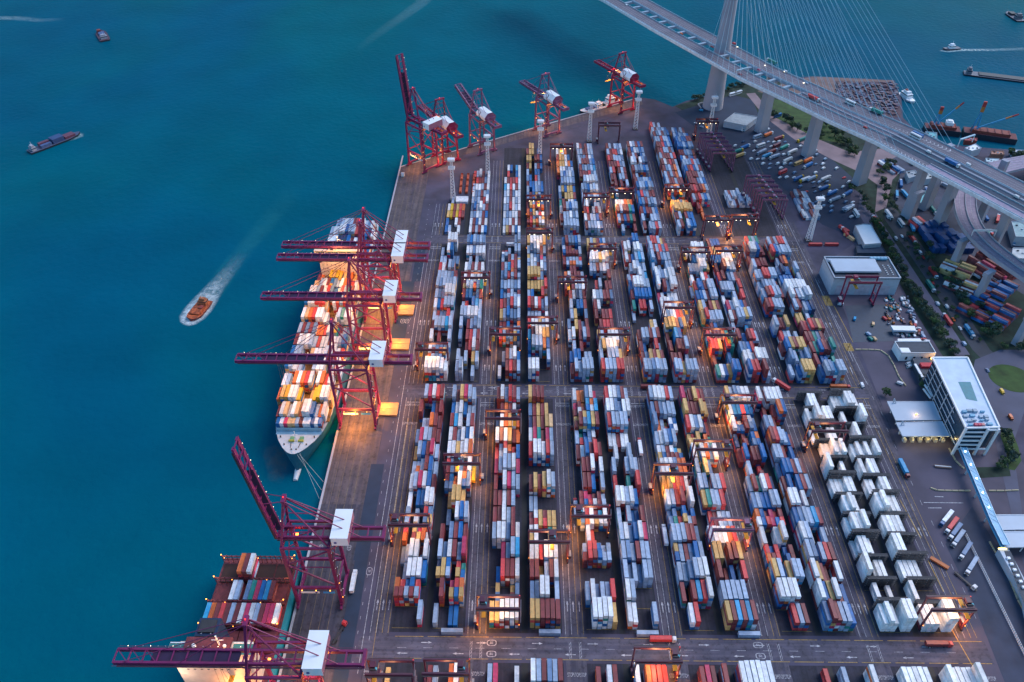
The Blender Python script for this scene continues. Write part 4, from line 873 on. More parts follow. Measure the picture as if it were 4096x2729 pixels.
# ================================================================== BRIDGE
BR = thing('cable_stayed_bridge', (0, 0, 0), 0, 'tall cable stayed road bridge with a round tapering tower crossing the top right', 'bridge')
bgrey = M('bridge_deck_asphalt', (.115, .110, .145), .85, .2, .05); bsteel = M('bridge_steel', (.26, .34, .42), .5, .1); bconc = M('bridge_concrete', (.27, .29, .36), .75, .12, .05); bwhite = M('fascia_white', (.55, .62, .68), .5)
ZD = 72.0
near = [Vector((*G(*dd(*p), ZD), 0)) for p in ((1180, -100), (1385, 0), (1500, 68), (1620, 135), (1700, 180), (1800, 227), (1900, 276), (2010, 326), (2120, 384), (2250, 452), (2353, 508), (2500, 590))]
def offs(poly, d):
    out = []
    for i, p_ in enumerate(poly):
        a = poly[max(0, i - 1)]; b = poly[min(len(poly) - 1, i + 1)]; t = (b - a).normalized(); out.append(p_ + Vector((-t.y, t.x, 0)) * d)
    return out
def strip(mb, poly, d0, d1, z0, z1, mat, top=None):
    A = offs(poly, d0); Bp = offs(poly, d1)
    for i in range(len(poly) - 1): mb.prism([tuple(A[i][:2]), tuple(A[i + 1][:2]), tuple(Bp[i + 1][:2]), tuple(Bp[i][:2])], z0, z1, mat, top)
def dense(poly, step=18):
    out = []; 
    for i in range(len(poly) - 1):
        n_ = max(1, int((poly[i + 1] - poly[i]).length / step))
        for k in range(n_): out.append(poly[i].lerp(poly[i + 1], k / n_))
    out.append(poly[-1]); return out
dn = dense(near)
for d0, d1, nm in ((1, 19, 'near_deck'), (34.5, 53.5, 'far_deck')):
    d_ = MB(); strip(d_, near, d0, d1, ZD - 3.4, ZD, bsteel, bgrey); strip(d_, near, d0 - 1.0, d0, ZD - 2.6, ZD + .5, bwhite if d0 < 2 else bsteel); strip(d_, near, d1, d1 + .8, ZD - 2.6, ZD + .5, bsteel)
    for dd_ in (d0 + .2, d1 - .2): strip(d_, near, dd_ - .15, dd_ + .15, ZD, ZD + 1.2, M('parapet_rail', (.35, .42, .50), .5))
    for q in (1, 2, 3): strip(d_, near, d0 + 1.2 + q * 4.1, d0 + 1.35 + q * 4.1, ZD, ZD + .05, M('deck_line', (.4, .4, .42)))
    d_.build(nm, BR)
tower_p = Vector((*G(*dd(1637, 246)), 0))
fillstart = min(range(len(near)), key=lambda i: (near[i] - Vector((300, 745, 0))).length)
c_ = MB()
A = offs(dn, 19.5); Bq = offs(dn, 34)
for i in range(len(dn)):
    if dn[i].y > 700 and (A[i].lerp(Bq[i], .5) - tower_p).length > 12: c_.bar((*A[i][:2], ZD - 2), (*Bq[i][:2], ZD - 2), 3.2, 2.6, bsteel)
c_.build('cross_girders', BR)
fl_ = MB(); strip(fl_, near[5:], 19.5, 34, ZD - 3, ZD + .02, bconc, bgrey); strip(fl_, near[5:], 26, 27.2, ZD, ZD + 1, bconc); fl_.build('median_deck', BR)
tw = MB(); zt = [(0, 12.2), (20, 11), (45, 9.7), (70, 8.9), (110, 7.6), (175, 6.4), (298, 3.6)]
for (z0, r0), (z1, r1) in zip(zt[:-1], zt[1:]): tw.tube((tower_p.x, tower_p.y, z0), (tower_p.x, tower_p.y, z1), r0, r1, 32, bconc, cap=False)
tw.tube((tower_p.x, tower_p.y, 297.9), (tower_p.x, tower_p.y, 298), 3.6, 3.6, 32, bconc); T = tw.build('tower', BR)
for p_ in T.data.polygons: p_.use_smooth = True
cab_m = M('stay_cable', (.34, .47, .56), .5, .05)
A = offs(dense(near[3:], 9), 0.2); Bq = offs(dense(near[3:], 9), 54.2)
k = 0
for line in (A, Bq):
    q = 0
    for i, p_ in enumerate(line):
        if (p_ - tower_p).length < 32 or p_.y > tower_p.y - 10: continue
        if q > 27 or p_.y < 600: break
        zt_ = 172 + q * 4.3; MB().tube((p_.x, p_.y, ZD), (tower_p.x + 2, tower_p.y - 3, zt_), .21, n=4, mat=cab_m, cap=False).build('stay_cable', BR); q += 1
# piers
def pier(mb, x, y, top, a, b, rot, mat, taper=.8, cap=0): 
    mb.box((x, y, top / 2), (a, b, top), mat, rot, taper)
    if cap: mb.box((x, y, top - 2), (cap, b * 1.0, 3.6), mat, rot)
dir_ = math.atan2(near[6].y - near[5].y, near[6].x - near[5].x)
for (px, py) in ((3043, 524), (3231, 620), (3435, 733), (3626, 860), (3700, 835)):
    x, y = G(px, py); m_ = MB(); pier(m_, x, y, ZD - 3, 13.5 if px < 3600 else 10.5, 8.5 if px < 3600 else 6.5, dir_ + math.pi / 2, bconc, .80); m_.build('pier', BR)
for (px, py), zt_ in ((vv(860, 560), 66),):
    x, y = G(px, py); m_ = MB(); pier(m_, x, y, zt_, 12, 7, dir_ + math.pi / 2, bconc, .85); m_.build('pier', BR)
for (dpx, dpy) in ((1690, 178), (2200, 338), (1270, -60)):   # sign gantries
    p_ = Vector((*G(*dd(dpx, dpy), ZD), 0)); i = min(range(len(near)), key=lambda i: (near[i] - p_).length); t = (near[min(i + 1, len(near) - 1)] - near[max(0, i - 1)]).normalized(); nn = Vector((-t.y, t.x, 0))
    g_ = MB(); e = p_ + nn * (17 if dpx < 2000 else 20)
    for pp in (p_, e): g_.bar((pp.x, pp.y, ZD), (pp.x, pp.y, ZD + 7.5), .5, mat=steel_white)
    g_.bar((p_.x, p_.y, ZD + 7.5), (e.x, e.y, ZD + 7.5), 1.6, 1.0, M('gantry_blue_grey', (.30, .45, .55))); g_.build('sign_gantry', BR)
# chevrons painted at the merges
ch = MB()
for seq in (((1985, 305), (2180, 412)), ((2030, 283), (2195, 352))):
    a = Vector((*G(*dd(*seq[0]), ZD), 0)); b = Vector((*G(*dd(*seq[1]), ZD), 0)); t = (b - a).normalized(); nn = Vector((-t.y, t.x, 0)); L_ = (b - a).length; n_ = int(L_ / 4)
    for k in range(n_):
        c = a + t * (k * 4); w_ = .4 + 3.0 * k / n_; q = c + t * 2
        ch.sheet([tuple((c - nn * w_)[:2]), tuple((q)[:2]), tuple((q + t * 1.1)[:2]), tuple((c - nn * w_ + t * 1.1)[:2])], ZD + .12, white_paint); ch.sheet([tuple((c + nn * w_)[:2]), tuple((q)[:2]), tuple((q + t * 1.1)[:2]), tuple((c + nn * w_ + t * 1.1)[:2])], ZD + .12, white_paint)
ch.build('painted_chevrons', BR)
# slip road on the near side, and the curved ramp below
rs = MB(); PD = M('pale_deck', (.26, .22, .30), .8); strip(rs, near[8:], .4, 9.6, ZD + .02, ZD + .14, PD); strip(rs, near[8:], 9.6, 10.3, ZD, ZD + 1.1, bconc); strip(rs, near[7:], 10.5, 34, ZD + .05, ZD + .16, M('dark_new_asphalt', (.018, .040, .075), .8)); strip(rs, near[7:], 27.2, 27.8, ZD, ZD + 1.1, bconc); rs.build('carriageway_surface', BR)
for p_ in (vv(1540, 1040), vv(1420, 520)):
    x, y = G(*p_); m_ = MB(); pier(m_, x, y, ZD - 3, 7, 5.5, dir_, bconc, .85); m_.build('pier', BR)
RM = thing('curved_ramp', (0, 0, 0), 0, 'curved elevated ramp with painted chevrons under a sign gantry at the right', 'elevated road')
rmp = [Vector((*G(*p, 32), 0)) for p in (vv(1300, -120), vv(1240, 100), vv(1250, 330), vv(1325, 550), vv(1465, 730), vv(1675, 905), vv(1940, 1090), vv(2250, 1290))]
s_ = MB(); rd_ = dense(rmp, 8)
def smooth(pl, it=3):
    for _ in range(it): pl = [pl[0]] + [(pl[i - 1] + pl[i] * 2 + pl[i + 1]) / 4 for i in range(1, len(pl) - 1)] + [pl[-1]]
    return pl
rd_ = smooth(rd_, 8); strip(s_, rd_, -9.2, 9.2, 29.6, 32, bconc, M('pale_deck', (.20, .18, .22), .8))
for d_ in (-9.3, 0, 9.3): strip(s_, rd_, d_ - .3, d_ + .3, 30, 33.1, bconc)
for d_ in (-4.6, 4.6): strip(s_, rd_, d_ - .1, d_ + .1, 32, 32.06, white_paint)
a = len(rd_) // 2
for k in range(22):
    i0 = min(len(rd_) - 2, int(len(rd_) * .62) + k // 3); c = rd_[i0].lerp(rd_[i0 + 1], (k % 3) / 3); t = (rd_[i0 + 1] - rd_[i0]).normalized(); nn = Vector((-t.y, t.x, 0)); w_ = .3 + k * .07; c = c + nn * 3.2
    s_.sheet([tuple((c - nn * w_)[:2]), tuple((c + t * 1.5)[:2]), tuple((c + t * 2.3)[:2]), tuple((c - nn * w_ + t * .8)[:2])], 32.1, white_paint); s_.sheet([tuple((c + nn * w_)[:2]), tuple((c + t * 1.5)[:2]), tuple((c + t * 2.3)[:2]), tuple((c + nn * w_ + t * .8)[:2])], 32.1, white_paint)
s_.build('deck', RM)
for p_ in (vv(1075, 1105), vv(1415, 1560), vv(480, 430)):
    x, y = G(*p_); m_ = MB(); pier(m_, x, y, 29.5, 7.5, 4.5, dir_ + 1.57, bconc, .95, 11); m_.build('pier', RM)
x, y = G(*r4(1610, 700)); m_ = MB(); pier(m_, x, y, 29.5, 7.5, 4.5, dir_ + 1.57, bconc, .95, 11); m_.build('pier', RM)
x, y = G(*vv(1500, 680), 32); MB().bar((x - 10, y, 32), (x - 10, y, 38), .5, mat=steel_white).bar((x + 10, y, 32), (x + 10, y, 38), .5, mat=steel_white).bar((x - 10, y, 38), (x + 10, y, 38), 1.5, 1.2, steel_white).build('sign_gantry', RM)
FR = MB(); fp = [Vector((*G(*p, 20), 0)) for p in (uu(1650, 1100), uu(1900, 1040), uu(2200, 985), uu(2500, 940))]; strip(FR, fp, -14, 8, 17.5, 20, bconc, M('pale_deck', (.20, .18, .22), .8))
for d_ in (-10, -6, -2, 2, 6): strip(FR, fp, d_ - .2, d_ + .2, 20, 20.3, concrete)
FR.build('distant_flyover', label='wide pale flyover leaving at the right edge beyond the main bridge', cat='elevated road')
# ================================================================== GROUND COVER AND ROADS EAST OF THE YARD
grass = M('grass', (.030, .070, .014), .9, .45, .12); scrub = M('scrub_green', (.013, .032, .022), .95, .6, .12); soil = M('bare_soil', (.17, .11, .10), .9, .3, .08)
lorry_asph = M('lorry_park_asphalt', (.012, .026, .060), .85, .2, .06); road2 = M('worn_road', (.105, .100, .150), .85, .2, .06)
def patch(name, px, z, mat, kind='structure'):
    pts = [G(*p) if p[0] > 0 else p for p in px]; return MB().sheet(pts, z, mat).build(name, kind=kind)
patch('scrub_ground', [(2700, 425), (2830, 385), (3000, 322), (3200, 318), (3260, 380), (3330, 420), (3500, 560), (3620, 640), (3660, 760), (3800, 900), (4096, 980), (4200, 1500), (3930, 1500), (3850, 1440), (3700, 1190), (3560, 960), (3450, 780), (3330, 700), (3100, 560), (2950, 500), (2780, 470)], .02, scrub)
patch('bare_ground', [(3030, 365), (3150, 330), (3250, 306), (3575, 322), (3600, 440), (3400, 470), (3230, 430), (3120, 400)], .05, soil)
patch('grass_bank', [(3075, 395), (3180, 410), (3260, 470), (3350, 500), (3380, 575), (3250, 555), (3120, 490), (3070, 440)], .07, grass)
patch('lorry_park', [(2700, 450), (2830, 410), (2930, 380), (3010, 400), (3030, 450), (3180, 520), (3330, 640), (3420, 720), (3400, 800), (3450, 870), (3440, 960), (3290, 900), (3120, 740), (2960, 620), (2850, 560)], .06, lorry_asph)
patch('service_road', [(2985, 375), (3020, 372), (3100, 470), (3280, 560), (3400, 610), (3560, 590), (3640, 600), (3630, 660), (3570, 720), (3545, 830), (3500, 850), (3510, 740), (3440, 690), (3330, 640), (3180, 560), (3060, 470)], .08, M('pinkish_road', (.22, .16, .18), .85, .2, .06))
patch('yard_apron', [(3440, 960), (3480, 870), (3560, 960), (3870, 1440), (4000, 1700), (4300, 2200), (4400, 2800), (3950, 2800), (3700, 2150), (3560, 1700), (3300, 1050)], .04, M('yard_east_asphalt', (.072, .064, .098), .85, .3, .04))
patch('inner_road', [(3440, 790), (3500, 850), (3600, 1000), (3880, 1420), (3810, 1420), (3640, 1180), (3500, 960), (3430, 850)], .07, road2)
patch('hedge_strip', [(3480, 860), (3520, 910), (3600, 1090), (3700, 1200), (3830, 1440), (3780, 1440), (3650, 1230), (3560, 1060), (3500, 930)], .1, scrub)
patch('outer_road', [(3535, 830), (3580, 830), (3700, 1000), (3850, 1230), (3960, 1400), (4010, 1440), (3950, 1460), (3890, 1400), (3760, 1200), (3640, 1020), (3540, 880)], .1, M('outer_asphalt', (.045, .05, .065), .85, .2, .06))
patch('roundabout_road', [(3900, 1440), (4000, 1400), (4150, 1400), (4300, 1500), (4300, 1640), (4100, 1640), (4050, 1780), (4096, 2100), (4200, 2400), (4150, 2500), (4010, 1900), (3960, 1660), (3920, 1560), (3890, 1490)], .12, M('roundabout_asphalt', (.075, .080, .125), .85, .2, .05))
rx0, ry0 = G(4046, 1514)
MB().sheet([(rx0 + 16.5 * math.cos(t * .2618), ry0 + 15.5 * math.sin(t * .2618)) for t in range(24)], .22, grass).build('roundabout_grass', kind='structure')
patch('grass_verge', [r5(1330, 560), r5(1420, 560), r5(1500, 760), r5(1530, 900), r5(1460, 1000), r5(1400, 990), r5(1370, 800), r5(1310, 640)], .16, grass)
patch('side_green', [r5(940, 970), r5(1400, 960), r5(1420, 1060), r5(1100, 1080)], .15, scrub)
patch('queue_lanes', [r6(390, 380), r6(620, 60), r6(900, 500), (4250, 2800), r6(900, 1568), r6(620, 860)], .1, M('queue_asphalt', (.032, .042, .075), .85, .3, .08))
patch('wet_yard', [i3(700, 690), i3(1000, 680), i3(1050, 780), i3(1060, 950), i3(760, 960)], .1, M('wet_dark_yard', (.004, .026, .060), .5, .2))
patch('eastern_yard', [(3560, 640), (3640, 600), (3760, 680), (3950, 800), (4096, 900), (4300, 1100), (4096, 1180), (3900, 1060), (3760, 1010), (3640, 900), (3570, 800), (3600, 700)], .09, M('eastern_asphalt', (.045, .052, .085), .85, .35, .06))
# fence line and barriers
fz = MB(); a = Vector((*G(*r6(560, 310)), 0)); b = Vector((*G(*r6(1067, 1340)), 0)); n_ = 60
for k in range(n_ + 1): p_ = a.lerp(b, k / n_); fz.bar((p_.x, p_.y, 0), (p_.x, p_.y, 2.6), .22, mat=steel_white)
for zz in (.4, 1.4, 2.5): fz.bar((a.x, a.y, zz), (b.x, b.y, zz), .14, mat=steel_white)
for k in range(n_): p_ = a.lerp(b, k / n_); q = a.lerp(b, (k + 1) / n_); fz.bar((p_.x, p_.y, .3), (q.x, q.y, 2.5), .10, mat=steel_white)
fz.build('mesh_fence', label='long white lattice fence beside the parked lorries at lower right', cat='fence')
def barrier(pts, label, mat=None):
    R = thing('concrete_barrier', (*G(*pts[0]), 0), 0, label, 'barrier'); o0 = Vector((*G(*pts[0]), 0))
    for p_, q in zip(pts[:-1], pts[1:]):
        a = Vector((*G(*p_), 0)) - o0; b = Vector((*G(*q), 0)) - o0; n_ = max(1, int((b - a).length / 4))
        for k in range(n_):
            s = a.lerp(b, (k + .06) / n_); e = a.lerp(b, (k + .94) / n_); MB().bar((s.x, s.y, .5), (e.x, e.y, .5), .7, 1.0, mat or M('barrier_cream', (.42, .36, .24), .8, .2)).build('block', R)
barrier([i3(775, 1015), i3(870, 1015), i3(960, 1020), i3(1020, 1060), i3(1060, 1130), i3(1100, 1220), i3(1150, 1285)], 'row of cream concrete blocks curving round the empty yard')
barrier([r5(575, 1185), r5(650, 1212), r5(800, 1216), r5(1000, 1216)], 'row of cream blocks below the empty square, left of the footbridge')
barrier([r5(1180, 1216), r5(1350, 1216), r5(1500, 1210)], 'row of cream blocks right of the footbridge')
barrier([r5(770, 770), r5(840, 900), r5(900, 960), r5(930, 985)], 'short curved row of blocks at the foot of the terminal building')
barrier([r6(765, 360), r6(850, 510), r6(940, 690), r6(1010, 860), r6(1060, 950)], 'line of cream blocks along the long low building')
# ================================================================== BUILDINGS
wallg = M('pale_blue_wall', (.36, .42, .50), .6, .1); roofb = M('blue_grey_roof', (.34, .42, .52), .5, .08, .1); darkroof = M('dark_roof', (.035, .05, .075), .7, .2)
W = thing('workshop', (296, 560, 0), 0, 'large pale workshop with stepped roof behind the dark red yard crane', 'workshop')
w_ = MB(); w_.box((0, 0, 8.5), (56, 31, 17), wallg); w_.build('wall', W)
r_ = MB(); r_.box((0, 0, 17.1), (56.6, 31.6, .6), darkroof); 
for x, y, a, b in ((0, 15.4, 56, .8), (-27.8, 0, .8, 31), (27.8, 0, .8, 31), (0, -15.4, 56, .8)): r_.box((x, y, 17.7), (a, b, 1.4), wallg)
r_.build('roof', W)
for k in range(3): MB().box((-6.5, 9.5 - k * 1.2 - (k == 2) * 8, 18.4 + k * .7), (42 - k * 1.5, 3.2 if k < 2 else 17, 1.6), roofb).build('roof_panel', W)
for q in range(12): MB().box((19 + (q % 2) * 4.5, -10 + (q // 2) * 2.6, 17.9), (.9, .6, .6), roof_white).build('skylight', W)
for q in range(5): MB().box((12 + q * 3, 12, 19), (2.6, 3, 1.8), M('roof_unit_blue', (.15, .35, .5))).build('roof_unit', W)
for q in range(3): MB().box((-18 + q * 17, -15.6, 5), (12, .3, 9.6), M('door_pinkish', (.42, .38, .46))).build('door', W)
def simple(name, px, h, label, wall, roof, cat='building', z0=0.0, par=True):
    pts = [G(*p, h) for p in px]; cx0 = sum(p[0] for p in pts) / len(pts); cy0 = sum(p[1] for p in pts) / len(pts); R = thing(name, (cx0, cy0, 0), 0, label, cat)
    loc = [(p[0] - cx0, p[1] - cy0) for p in pts]; MB().prism(loc, z0, h - .4, wall).build('wall', R)
    r_ = MB(); r_.prism([(x * 1.01, y * 1.01) for x, y in loc], h - .4, h, roof)
    if par:
        for i in range(len(loc)): a = loc[i]; b = loc[(i + 1) % len(loc)]; r_.bar((a[0], a[1], h + .3), (b[0], b[1], h + .3), .35, .8, wall)
    r_.build('roof', R); return R, loc
R, loc = simple('storage_shed', [i3(775, 100), i3(835, 88), i3(890, 92), i3(970, 230), i3(845, 240)], 8, 'white roofed storage shed right of the light mast', M('shed_wall', (.3, .33, .38)), roof_white, 'shed')
R, loc = simple('dark_shed', [i3(782, 242), i3(968, 240), i3(1003, 302), i3(790, 302)], 4, 'low dark blue roofed shed attached in front of the white roofed one', darkroof, M('navy_roof', (.012, .04, .085), .6), 'shed')
R, loc = simple('site_office', [i3(1068, 955), i3(1320, 955), i3(1370, 1040), i3(1120, 1040)], 8, 'low white office with a dark flat roof in the yard corner', roof_white, darkroof, 'office')
MB().box((loc[0][0] + 4, -4, 6.5), (7, 5, 5), roof_white).build('stair_tower', R)
for q in range(4): MB().box((-8 + q * 6, min(l[1] for l in loc) - .1, 3), (1.5, .2, 3), glass).build('window', R)
R, loc = simple('vehicle_shed', [i3(1040, 835), i3(1215, 838), i3(1225, 872), i3(1060, 868)], 5, 'long white roofed vehicle shed, farther of two', wallg, roof_white, 'shed', 3, False)
R, loc = simple('vehicle_shed', [i3(1090, 932), i3(1255, 930), i3(1268, 952), i3(1095, 953)], 5, 'long white roofed vehicle shed close to the white office', wallg, roof_white, 'shed', 3, False)
# canopies over the gates
def canopy(px, h, label, cols=5):
    pts = [G(*p, h) for p in px]; cx0 = sum(p[0] for p in pts) / 4; cy0 = sum(p[1] for p in pts) / 4; R = thing('gate_canopy', (cx0, cy0, 0), 0, label, 'canopy', 'canopies over the truck gates')
    loc = [(p[0] - cx0, p[1] - cy0) for p in pts]; MB().prism(loc, h - .9, h, roofb, roofb).build('roof', R)
    for i in range(4): a = loc[i]; b = loc[(i + 1) % 4]; MB().bar((a[0], a[1], h), (b[0], b[1], h), .5, .6, M('canopy_edge', (.45, .5, .58))).build('edge_beam', R)
    for k in range(cols):
        for j in (.2, .8):
            t = (k + .5) / cols; a = Vector(loc[0]).lerp(Vector(loc[1]), t); b = Vector(loc[3]).lerp(Vector(loc[2]), t); c = a.lerp(b, j); MB().bar((c.x, c.y, 0), (c.x, c.y, h - .9), .5, mat=roof_white).build('column', R)
    return R
canopy([r5(130, 280), r5(610, 280), r5(690, 470), r5(220, 476)], 8, 'pale gate canopy left of the terminal building, farther of the pair')
canopy([r5(222, 500), r5(700, 488), r5(780, 638), r5(290, 640)], 8, 'pale gate canopy left of the terminal building, nearer of the pair')
canopy([r6(812, 130), (4230, 2060), (4260, 2115), r6(850, 258)], 8, 'blue grey gate canopy at the right edge, farther of the pair')
canopy([r6(862, 275), (4270, 2125), (4300, 2185), r6(910, 408)], 8, 'blue grey gate canopy at the right edge, nearer of the pair')
for px in (r5(430, 415),): x, y = G(*px, 8.4); MB().box((x, y, 8.8), (.8, .8, .6), lamp_orange).build('canopy_lamp', label='glowing orange lamp on the farther pale canopy', cat='lamp'); lamp((x, y, 10.5), 700, (1, .55, .25), .4)
for k in range(6):
    x, y = G(*r5(300 + k * 80, 690)); MB().box((x, y, 1.4), (2.0, 3.2, 2.8), M('booth_white', (.5, .46, .36))).build('gate_booth', label='%s pale gate booth from the left under the canopy front' % ORD[k], cat='booth', group='gate booths'); lamp((x, y - 3, 6), 500, (1, .72, .25), .4)
for px, py in ((160, 330), (245, 560)):   # blue grey ladder frames at canopy ends
    x, y = G(*r5(px, py + 60)); MB().bar((x, y, 0), (x, y + 2, 12), .6, mat=wallg).bar((x + 6, y, 0), (x, y + 2, 12), .5, mat=wallg).bar((x, y, .5), (x + 7, y, .5), .6, mat=wallg).build('sign_frame', label='pale triangular sign frame at the left end of the %s canopy' % ('farther' if px < 200 else 'nearer'), cat='sign frame')
# terminal building
zr = 26.0
tl = [Vector((*G(*p, zr), 0)) for p in (r5(950, 560), r5(1298, 552), r4(1000, 885), r4(562, 887))]
TB = thing('terminal_office', tuple(tl[0]), 0, 'tall white framed terminal office block with long roof and open striped end', 'office building')
o0 = tl[0]; q = [p_ - o0 for p_ in tl]
MB().prism([(p_.x * .97 + .3, p_.y * .97 + .5) for p_ in q], 5.5, zr - .6, M('tinted_facade', (.012, .035, .065), .25)).build('glass_facade', TB)
rr = MB(); rr.prism([tuple(p_[:2]) for p_ in q], zr - .6, zr, roof_white, M('roof_pale_blue', (.46, .56, .68), .6, .12, .15))
for i in range(4): a = q[i]; b = q[(i + 1) % 4]; rr.bar((a.x, a.y, zr + .4), (b.x, b.y, zr + .4), 1.0, 1.2, roof_white)
rr.build('roof', TB)
pool = [G(*r4(*p), zr) for p in ((885, 1185), (1040, 1185), (1130, 1430), (985, 1400))]
MB().sheet([(x - o0.x, y - o0.y) for x, y in pool], zr + .05, M('roof_court_teal', (.01, .17, .22), .5)).build('roof_court', TB)
for k in range(16): MB().box((4 + (k % 4) * 4.5 + rnd.uniform(-1, 1), 3 + (k // 4) * 4.0 + rnd.uniform(-1, 1), zr + 1.0), (rnd.uniform(1.2, 3.6), rnd.uniform(1, 2.6), rnd.uniform(.8, 2.2)), M('plant_grey', (.28, .36, .44)) if k % 3 else M('roof_unit_blue', (.15, .35, .5))).build('roof_plant', TB)
for k in range(3): MB().box((7 + k * 2.4, 2.2, zr + 1.3), (2.0, 2, 1.8), M('plant_red', (.45, .05, .10)) if k < 2 else M('plant_pink', (.5, .2, .2))).build('roof_plant', TB)
wd = q[1].x
for x in (0, wd * .66, wd - .6): MB().bar((x, -.3, 0), (x, -.3, zr), 1.5, 1.3, roof_white).build('column', TB)
for k in range(5): MB().box((wd * .33, -.35, 6 + k * 4.2), (wd * .66, .9, .9), roof_white).build('floor_band', TB)
for k in range(2): MB().box((wd * .83, -.35, 6 + k * 19), (wd * .34, .9, .9), roof_white).build('floor_band', TB)
for k, zz in enumerate((8.5, 13, 17.5, 22)):
    a = Vector((q[0].x, q[0].y, zz)); b = Vector((q[3].x, q[3].y, zz)); a2 = a.lerp(b, .02 + .08 * k); b2 = a.lerp(b, .95)
    MB().bar((a2.x - .35, a2.y, zz), (b2.x - .35, b2.y, zz), .3, .7, M('facade_strip', (.40, .45, .52))).build('facade_strip', TB)
for k in range(4): a = q[0].lerp(q[3], .3 + k * .18); MB().bar((a.x - .5, a.y, 6), (a.x - .5, a.y, zr - 1), .5, .5, M('facade_strip', (.40, .45, .52))).build('mullion', TB)
# low wing with slanting skylights, red and lit ends
wg = [G(*r4(*p), 6) for p in ((310, 890), (600, 890), (640, 1000), (840, 1500), (700, 1560), (560, 1390), (430, 1130))]
c0 = wg[0]; R = thing('gate_wing', (*c0, 0), 0, 'low dark wing with parallel white strips along the left of the terminal office', 'building')
MB().prism([(x - c0[0], y - c0[1]) for x, y in wg], 0, 6, darkroof).build('wall', R)
for k, (a, b) in enumerate((((530, 1060), (860, 1560)), ((505, 1110), (610, 1270)), ((488, 1165), (590, 1320)), ((468, 1220), (562, 1370)), ((450, 1270), (540, 1390)), ((345, 960), (440, 1125)))):
    A_ = G(*r4(*a), 6.6); B_ = G(*r4(*b), 6.6); MB().bar((A_[0] - c0[0], A_[1] - c0[1], 6.5), (B_[0] - c0[0], B_[1] - c0[1], 6.5), 1.7 if k in (0, 5) else 1.1, .8, roof_white).build('roof_strip', R)
A_ = G(*r4(520, 975), 7.5); MB().box((A_[0] - c0[0], A_[1] - c0[1], 7), (12.5, 4.4, 2.4), M('red_block', (.42, .01, .03))).build('red_rooftop', R)
A_ = G(*r4(620, 890), 7); MB().box((A_[0] - c0[0], A_[1] - c0[1], 7), (9, .8, 1.0), E('sign_glow_orange', (1, .45, .08), 2.2)).build('lit_sign', R)
A_ = G(*r4(630, 1005), 7); MB().box((A_[0] - c0[0], A_[1] - c0[1], 7.6), (1.4, 1.4, 1.2), lamp_orange).build('roof_lamp', R); lamp((A_[0], A_[1], 10), 900, (1, .6, .2), .4)
# footbridge
FB = thing('footbridge', (0, 0, 0), 0, 'long covered blue footbridge slanting down from the terminal office', 'footbridge')
fa = Vector((*G(*r5(915, 775), 8), 0)); fb = Vector((*G(*r5(1245, 1560), 8), 0)); fc = Vector((*G(*r6(905, 400), 8), 0)); n_ = 16
bl = M('footbridge_blue', (.06, .30, .52), .4, .1); f_ = MB(); s1 = MB()
for a, b in ((fa, fb), (fb, fc)):
    f_.bar((a.x, a.y, 7), (b.x, b.y, 7), 4.4, .5, bl); f_.bar((a.x, a.y, 9.6), (b.x, b.y, 9.6), 4.0, .2, M('footbridge_roof', (.14, .38, .58), .4)); d = (b - a).normalized(); nn = Vector((-d.y, d.x, 0)) * 2.1
    for s in (-1, 1): s1.bar((a.x + nn.x * s, a.y + nn.y * s, 9.9), (b.x + nn.x * s, b.y + nn.y * s, 9.9), .35, .35, M('footbridge_edge', (.5, .68, .8))); s1.bar((a.x + nn.x * s, a.y + nn.y * s, 7.6), (b.x + nn.x * s, b.y + nn.y * s, 7.6), .3, .9, bl)
f_.build('deck', FB); s1.build('edge_beams', FB)
for k in range(n_):
    p_ = fa.lerp(fb, k / n_); q_ = fa.lerp(fb, (k + 1) / n_); d = (q_ - p_).normalized(); nn = Vector((-d.y, d.x, 0)) * 1.9
    MB().bar((p_.x - nn.x, p_.y - nn.y, 9.85), (q_.x + nn.x, q_.y + nn.y, 9.85), .22, .2, _mc['footbridge_edge']).build('roof_brace', FB)
    if k % 3 == 1: MB().box((p_.x, p_.y, 10), (.5, .5, .3), E('cool_lamp', (.8, .9, 1), 5)).build('roof_light', FB)
    if k % 5 == 4: MB().bar((p_.x, p_.y, 0), (p_.x, p_.y, 7), 1.0, mat=wallg).build('support', FB)
# long low building at the lower right
lb = [G(*p, 6) for p in (r6(848, 420), r6(935, 420), (4350, 2800), (4200, 2800), (4096, 2380))]
c0 = lb[0]; R = thing('long_low_building', (*c0, 0), 0, 'long low blue grey building with rooftop units at the lower right edge', 'building')
MB().prism([(x - c0[0], y - c0[1]) for x, y in lb], 0, 6, wallg, roofb).build('wall', R)
ib = [G(*p, 6) for p in (r6(895, 440), r6(950, 440), (4230, 2620), (4150, 2560))]; MB().sheet([(x - c0[0], y - c0[1]) for x, y in ib], 6.05, darkroof).build('sunken_roof', R)
for k in range(6): x, y = G(*r6(935 + k * 26, 500 + k * 50), 7); MB().box((x - c0[0], y - c0[1], 6.8), (1.8, 1.5, 1.2), roof_white).build('roof_unit', R)
x, y = G(*r6(880, 422), 6); MB().box((x - c0[0], y - c0[1], 6.4), (5, .5, .5), E('sign_glow_yellow', (1, .7, .2), 1.5)).build('lit_edge', R)
# small blocks around the tower foot
R, loc = simple('pump_house', [bb(330, 820), bb(400, 765), bb(560, 790), bb(480, 850)], 7, 'low grey flat roofed building right of the bridge tower foot', wallg, M('grey_roof2', (.26, .30, .34)), 'building')
x, y = G(*bb(245, 700)); MB().bar((x - 17, y - 3, .8), (x - 2, y + 6, .8), .8, 1.6, concrete).bar((x - 17, y - 3, .8), (x - 15, y - 14, .8), .8, 1.6, concrete).build('tower_foot_wall', label='angled pale wall round the foot of the bridge tower', cat='wall')
